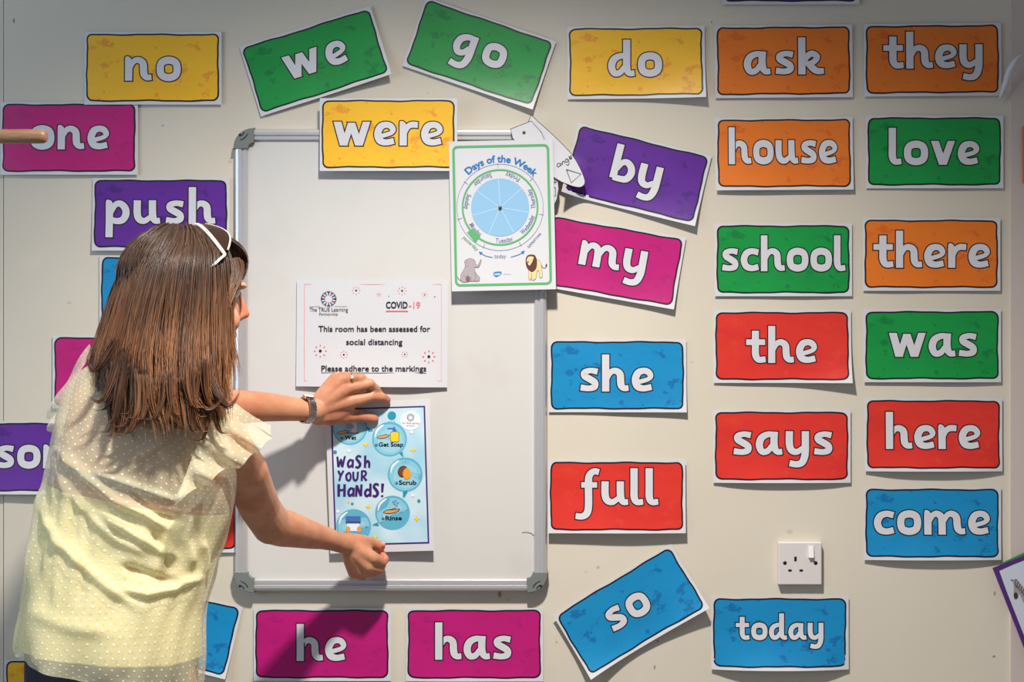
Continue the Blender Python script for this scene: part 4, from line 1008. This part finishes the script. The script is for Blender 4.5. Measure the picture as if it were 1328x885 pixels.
# ---- hair
M_hair = bpy.data.materials.new('brown_hair'); M_hair.use_nodes = True
n = N(M_hair); a1 = n.add('ShaderNodeAttribute'); a1.attribute_name = 'along'; a2 = n.add('ShaderNodeAttribute'); a2.attribute_name = 'tone'
c_root = n.mix(a2.outputs['Fac'], rgb(38, 26, 20), rgb(92, 66, 50)); c_tip = n.mix(a2.outputs['Fac'], rgb(72, 40, 24), rgb(168, 112, 68))
n.link(n.mix(n.ramp(a1.outputs['Fac'], .25, .9), c_root, c_tip), n.b.inputs['Base Color'])
n.b.inputs['Roughness'].default_value = .42; n.b.inputs['Specular IOR Level'].default_value = .55
HL = [(300,226,256,.420,.018),(304,212,272,.420,.040),(312,196,286,.422,.060),(324,176,296,.425,.084),(342,161,300,.430,.095),(380,146,303,.436,.103),
      (420,134,303,.444,.108),(460,122,303,.456,.120),(500,122,303,.470,.132),(530,132,302,.482,.136),(560,146,298,.490,.138),(600,150,296,.495,.138)]
HA = np.array(HL, float)
def hair_at(py, ph, shrink=1.0):
    xl = np.interp(py, HA[:, 0], HA[:, 1]); xr = np.interp(py, HA[:, 0], HA[:, 2]); dc = np.interp(py, HA[:, 0], HA[:, 3]); rd = np.interp(py, HA[:, 0], HA[:, 4])
    bulge = .020*math.exp(-((math.degrees(ph)-140)/42)**2)*math.exp(-((py-400)/75)**2)
    return (xl+xr)/2+(xr-xl)/2*math.cos(ph)*shrink, dc+rd*math.sin(ph)*shrink+bulge
def rndn(s_=1.0): return random.gauss(0, s_)
strands = []
SKC = hp(-.012, 0, .016); SKR = (.092, .072, .080)
def outside(q, gap=.006):
    d_ = q-SKC; l_ = (d_.dot(fw)/(SKR[0]+gap), d_.dot(rt)/(SKR[1]+gap), d_.dot(upv)/(SKR[2]+gap)); m_ = math.sqrt(sum(x*x for x in l_))
    return q if m_ >= 1 or m_ < 1e-6 else SKC+d_/m_
def end_y(ph):
    d_ = math.degrees(ph)
    return float(np.interp(d_, [8, 25, 60, 90, 120, 150, 180, 200, 250, 300], [455, 532, 542, 548, 545, 540, 520, 480, 450, 440]))
clumps = [(math.radians(random.uniform(14, 262)), random.gauss(0, 15), random.uniform(0, 6.28), random.uniform(.4, 1.6), random.uniform(-9, 9)) for _ in range(210)]
NS = 6400
def strand(ph, ph0, ye, shr, cph, ca, cx_, layer, rad, tone, jx, jd, m_=15):
    pts = []; curl = random.uniform(.3, 1.4)
    for k in range(m_+1):
        t = k/m_; y = 301+3*layer+(ye-301)*t**1.35; pc = ph+(ph0-ph)*.8*t**2
        x, d_ = hair_at(y, pc, shr)
        if t < .22:
            rx = 272-80*min(1, max(0, (math.degrees(ph)-15)/165)); w0 = (1-t/.22)**2*.5; x = x*(1-w0)+rx*w0
        wv = t**1.6*ca; x += 2.6*wv*math.sin(t*6+cph)+jx+cx_*t**3; d_ += .005*wv*math.cos(t*6+cph)+jd
        if t > .8: u_ = (t-.8)/.2; d_ -= .012*u_; x += 8*math.sin(cph)*u_**2*curl; y -= 4*u_**2*curl*abs(math.cos(cph))
        pts.append(outside(P(x, y, d_), .004+.008*(1-layer)+abs(jd)))
    strands.append((pts, rad, tone, 1.0))
for i in range(NS):
    layer = random.random(); ph0, dl, cph, ca, cx_ = clumps[random.randrange(len(clumps))]
    strand(ph0+rndn(.055), ph0, end_y(ph0)+dl+rndn(8)-55*layer**1.5, 1-.15*layer**1.3, cph, ca, cx_, layer, .00085*random.uniform(.6, 1.3), min(1, max(0, .45+.25*math.sin(cph*3)+rndn(.2))), rndn(1.3), rndn(.002))
# looser curled ends over the upper back
for i in range(34):
    ang_ = random.uniform(40, 178); ph = math.radians(ang_); xs_, ds_ = hair_at(520, ph, .98); side = -1 if random.random() < (.75 if ang_ > 110 else .45) else 1
    L_ = random.uniform(18, 42); cu_ = random.uniform(8, 26)*side; nst = random.randrange(12, 40); wdt = random.uniform(1.6, 5.0); ys_ = end_y(ph)-46-random.uniform(-14, 34); tn_ = random.uniform(.15, .65)
    for q_ in range(nst):
        ox, od = rndn(wdt), rndn(.003); sp = random.uniform(.55, 1.1); pts = []
        for k in range(15):
            t = k/14; a_ = t*t*2.6*sp
            pts.append(P(xs_+ox*(1-.8*t)+cu_*(1-math.cos(a_*.9))*.8, ys_+(46+L_*.55)*math.sin(min(a_*.62+t*.55, 1.75)), ds_+od*(1-.8*t)+.008*math.sin(t*2.4)))
        strands.append((pts, .0006, min(1, max(0, tn_+rndn(.14))), -.45))
# darker curled locks escaping over the shoulder
for (x0, y0, x1, y1, x2, y2, d_, dx_) in [(158,478,140,520,128,526,.588,-10),(166,488,150,532,146,556,.596,-8),(176,496,176,540,162,560,.602,-14),(190,505,194,548,176,552,.604,-16),(206,512,216,552,236,560,.606,14),
      (236,512,262,546,280,528,.602,10),(150,466,122,492,118,478,.575,-6),(264,505,292,540,302,524,.590,8)]:
    for i in range(60):
        ox, oy, od, sp = rndn(3.2), rndn(3.0), rndn(.003), random.uniform(.6, 1.15); pts = []
        for k in range(15):
            t = k/14*sp; a = (1-t)**2; bq = 2*t*(1-t); cq = t*t; sw = 1-.7*min(1, t)
            pts.append(P(a*x0+bq*x1+cq*x2+ox*sw+dx_*max(0, t-.6)**2*3, a*(y0-26)+bq*y1+cq*y2+oy*sw-16*max(0, t-.7)**2*4, d_-.014*(1-min(1, t*2.5))+od*sw))
        strands.append((pts, .0006, min(1, max(0, .25+rndn(.2))), -.3))
# swept front hair around the temple and fringe pushed back by the sunglasses
for i in range(520):
    q = random.random(); rr = random.random()
    p0 = hp(.078-.03*rr, .015+.05*rr, .058+.012*(1-rr)); p1 = hp(.082-.02*rr, .070+.01*rr, .035); p2 = hp(.045, .088, -.005); p3 = hp(.02+.01*rndn(), .092, -.07)
    pts = [p0*(1-t)**3+p1*3*t*(1-t)**2+p2*3*t*t*(1-t)+p3*t**3+Vector((jx_, 0, 0)) for jx_ in [rndn(.002)] for t in [k/12 for k in range(13)]]
    strands.append((pts, .0008, min(1, max(0, .85+rndn(.15))), .9))
for i in range(420):
    s_ = random.uniform(-1, 1)
    p0 = hp(.090-.012*abs(s_), .05*s_, .048-.02*abs(s_)); p1 = hp(.098, .045*s_, .076); p2 = hp(.068, .03*s_, .100); p3 = hp(.01, .03*s_, .103)
    o_ = Vector((rndn(.0022), rndn(.0022), rndn(.0022)))
    pts = [p0*(1-t)**3+p1*3*t*(1-t)**2+p2*3*t*t*(1-t)+p3*t**3+o_*(t+.2) for t in [k/12 for k in range(13)]]
    strands.append((pts, .0008, min(1, max(0, .55+rndn(.2))), .5))
# fly-away hairs
for i in range(90):
    ph = math.radians(random.uniform(15, 230)); ye = end_y(ph)+random.uniform(-10, 22); pts = []; w_ = random.uniform(1.0, 1.05); q = random.uniform(0, 6)
    for k in range(14):
        t = k/13; y = 303+(ye-303)*t**1.2; x, d_ = hair_at(y, ph, w_); pts.append(outside(P(x+5*t*math.sin(t*6+q), y, d_+.006*math.sin(t*5)), .012))
    strands.append((pts, .0004, .7, 1.0))
V = []; F = []; AL = []; TO = []
for pts, r_, tone, tipf in strands:
    k = len(pts); o0 = len(V)
    for i, q in enumerate(pts):
        t = (pts[min(i+1, k-1)]-pts[max(i-1, 0)]); t = t.normalized() if t.length > 1e-9 else Vector((0, 0, -1))
        ref = Vector((0, 1, 0)); u = t.cross(ref); u = u.normalized() if u.length > 1e-4 else Vector((1, 0, 0)); w3 = t.cross(u)
        rr = r_*(1-.75*(i/(k-1))**3)*(1 if tipf > 0 else min(1, .15+3*i/(k-1))); 
        for a in (0, 2*PI/3, 4*PI/3): V.append(tuple(q+u*math.cos(a)*rr+w3*math.sin(a)*rr)); AL.append(i/(k-1)*tipf if tipf > 0 else -tipf+(1+tipf)*i/(k-1)); TO.append(tone)
    for i in range(k-1):
        for j in range(3): F.append((o0+i*3+j, o0+i*3+(j+1) % 3, o0+(i+1)*3+(j+1) % 3, o0+(i+1)*3+j))
# inner mass so nothing shows through
nm, nr2 = 26, 40; o0 = len(V)
for i in range(nm+1):
    t = i/nm; y0 = 301
    for j in range(nr2+1):
        ph = math.radians(14+252*j/nr2); ye = end_y(ph)-26; y = y0+6+(ye-y0)*t**1.2; x, d_ = hair_at(y, ph, .80-.03*t); ts_ = ((y-301)/(ye-301))**.74; rx = 272-80*min(1, max(0, (math.degrees(ph)-15)/165)); w0 = max(0, 1-ts_/.22)**2*.5; x = x*(1-w0)+rx*w0; V.append(tuple(outside(P(x, y, d_), .003))); AL.append(t*.5); TO.append(.15)
for i in range(nm):
    for j in range(nr2): F.append((o0+i*(nr2+1)+j, o0+i*(nr2+1)+j+1, o0+(i+1)*(nr2+1)+j+1, o0+(i+1)*(nr2+1)+j))
b = MB(); b.add(V, F, M_hair); hair = b.build('hair', smooth=True)
for nm_, dat in (('along', AL), ('tone', TO)): hair.data.attributes.new(nm_, 'FLOAT', 'POINT').data.foreach_set('value', dat)
to_person(hair)

# ---------------------------------------------------------------- sunglasses, watch, ring
M_cream = mat('cream_frame', rgb(226, 216, 200), .3); M_lens = mat('dark_lens', rgb(58, 40, 32), .06)
M_lens.node_tree.nodes['Principled BSDF'].inputs['Alpha'].default_value = .72
sg = thing('sunglasses', "cream-framed sunglasses with dark lenses pushed up on the woman's head", 'sunglasses', HC)
def rel(v): return v-HC
def arch(r_, df=0.0, du=0.0):
    q = (abs(r_)/.074)**2.2; return hp(-.002+.034*q+df, r_*1.14, .112-.050*q+du)
front = [arch(-.074+.148*i/24) for i in range(25)]
b = MB(); b.tube([rel(q) for q in front], .0036, M_cream, 8); b.build('brow_bar', sg, smooth=True)
for s_ in (-1, 1):
    rs = [s_*(.010+.060*i/10) for i in range(11)]; top = [arch(r_) for r_ in rs]
    bot = [arch(r_, .036*math.sin(PI*(.12+.8*i/10)), .004) for i, r_ in enumerate(rs)]
    b = MB(); b.add([rel(q) for q in top+bot]+[rel(q)+upv*.0018 for q in top+bot], [(i, i+1, 12+i, 11+i) for i in range(10)]+[(22+i, 33+i, 34+i, 23+i) for i in range(10)], M_lens); b.build('lens', sg, smooth=True)
    b = MB(); b.tube([rel(q) for q in bot], .0018, M_cream, 8); b.build('lens_rim', sg, smooth=True)
    h0 = front[24 if s_ > 0 else 0]; tp = [h0, h0-fw*.010+rt*s_*.010-upv*.009, h0-fw*.022+rt*s_*.014-upv*.022, h0-fw*.040-rt*s_*.004-upv*.038]
    b = MB(); b.tube([rel(Vector(q)) for q in catmull([tuple(q) for q in tp], 5)], .0024, M_cream, 8); b.build('temple_arm', sg, smooth=True)

M_steel = mat('polished_steel', rgb(206, 204, 204), .16, metal=1.0); M_rose = mat('rose_steel', rgb(206, 168, 150), .2, metal=1.0); M_dial = mat('silver_dial', rgb(226, 226, 226), .25)
wc = P(397.5, 532, .093); ax = (P(408,533,.082)-P(385,531.5,.107)).normalized(); wt = thing('wristwatch', "steel bracelet watch with a round pale dial on the woman's upper wrist", 'watch', wc)
e1 = ax.cross(Vector((0, 1, 0))).normalized()
if e1.z < 0: e1 = -e1
e2 = ax.cross(e1)
if e2.y > 0: e2 = -e2       # towards the camera
b = MB(); Rw = .0248; Rx = .0248
for i in range(26):
    a = 2*PI*i/26+.0
    if abs((a+PI) % (2*PI)-PI) < .30: continue
    for j in range(5):
        off = (j-2)*.0030; c_ = e1*math.cos(a)*Rw+e2*math.sin(a)*Rx+ax*(off+(.0004 if j % 2 else 0)); tn = -e1*math.sin(a)+e2*math.cos(a); no = e1*math.cos(a)+e2*math.sin(a)
        a2_ = a+(.12 if j % 2 else 0)
        c_ = e1*math.cos(a2_)*Rw+e2*math.sin(a2_)*Rx+ax*off; tn = -e1*math.sin(a2_)+e2*math.cos(a2_); no = e1*math.cos(a2_)+e2*math.sin(a2_)
        V = [c_+ax*sx*.0014+tn*sy*.0026+no*(.0013*sz) for sz in (-1, 1) for sx, sy in ((-1, -1), (1, -1), (1, 1), (-1, 1))]
        b.add(V, [(0,3,2,1),(4,5,6,7),(0,1,5,4),(1,2,6,5),(2,3,7,6),(3,0,4,7)], M_steel)
o = b.build('bracelet', wt, bevel=.0004, kind='stuff')
cn = (e1+e2*.12).normalized(); cc0 = cn*(Rw+.0005); t1_ = ax; t2_ = cn.cross(ax)
def disc(name, r0, r1, h0, h1, m):
    b = MB(); V = []
    for h_, r_ in ((h0, r0), ((h0+h1)/2, max(r0, r1)*1.03), (h1, r1)):
        for i in range(32): a = 2*PI*i/32; V.append(cc0+cn*h_+t1_*math.cos(a)*r_+t2_*math.sin(a)*r_)
    F = [(j*32+i, j*32+(i+1) % 32, (j+1)*32+(i+1) % 32, (j+1)*32+i) for j in (0, 1) for i in range(32)]+[tuple(range(31, -1, -1)), tuple(64+i for i in range(32))]
    b.add(V, F, m); return b.build(name, wt)
disc('case', .0115, .0118, -.003, .0028, M_rose); disc('dial', .0098, .0096, .002, .0033, M_dial)
b = MB(); b.add([cc0+cn*.0035+t1_*x+t2_*y for x, y in ((-.0004, -.001), (.0004, -.001), (.0004, .007), (-.0004, .007))], [(0,1,2,3)], M_black)
b.add([cc0+cn*.0035+t1_*x+t2_*y for x, y in ((-.001, -.0004), (.005, -.0004), (.005, .0004), (-.001, .0004))], [(0,1,2,3)], M_black); b.build('watch_hands', wt)

M_gold = mat('gold', rgb(232, 188, 96), .2, metal=1.0)
rc = P(457, 490.5, .074); ra = (P(469,490.5,.068)-P(443,494,.070)).normalized(); rg = thing('finger_ring', "gold ring with a pale stone on the ring finger of the upper hand", 'ring', rc)
f1 = ra.cross(Vector((0, 0, 1))).normalized(); f2 = ra.cross(f1)
b = MB(); pr = [(f1*math.cos(2*PI*i/28)+f2*math.sin(2*PI*i/28))*.0106 for i in range(29)]; b.tube(pr, .0014, M_gold, 8, caps=False); b.build('band', rg, smooth=True)
fo = (f1 if f1.y < 0 else -f1)
b = MB(); b.ball(fo*.0118+Vector((0, 0, .001)), (.0030, .0022, .0030), mat('pale_stone', rgb(240, 236, 220), .1), nu=10, nv=6); b.build('stone', rg)
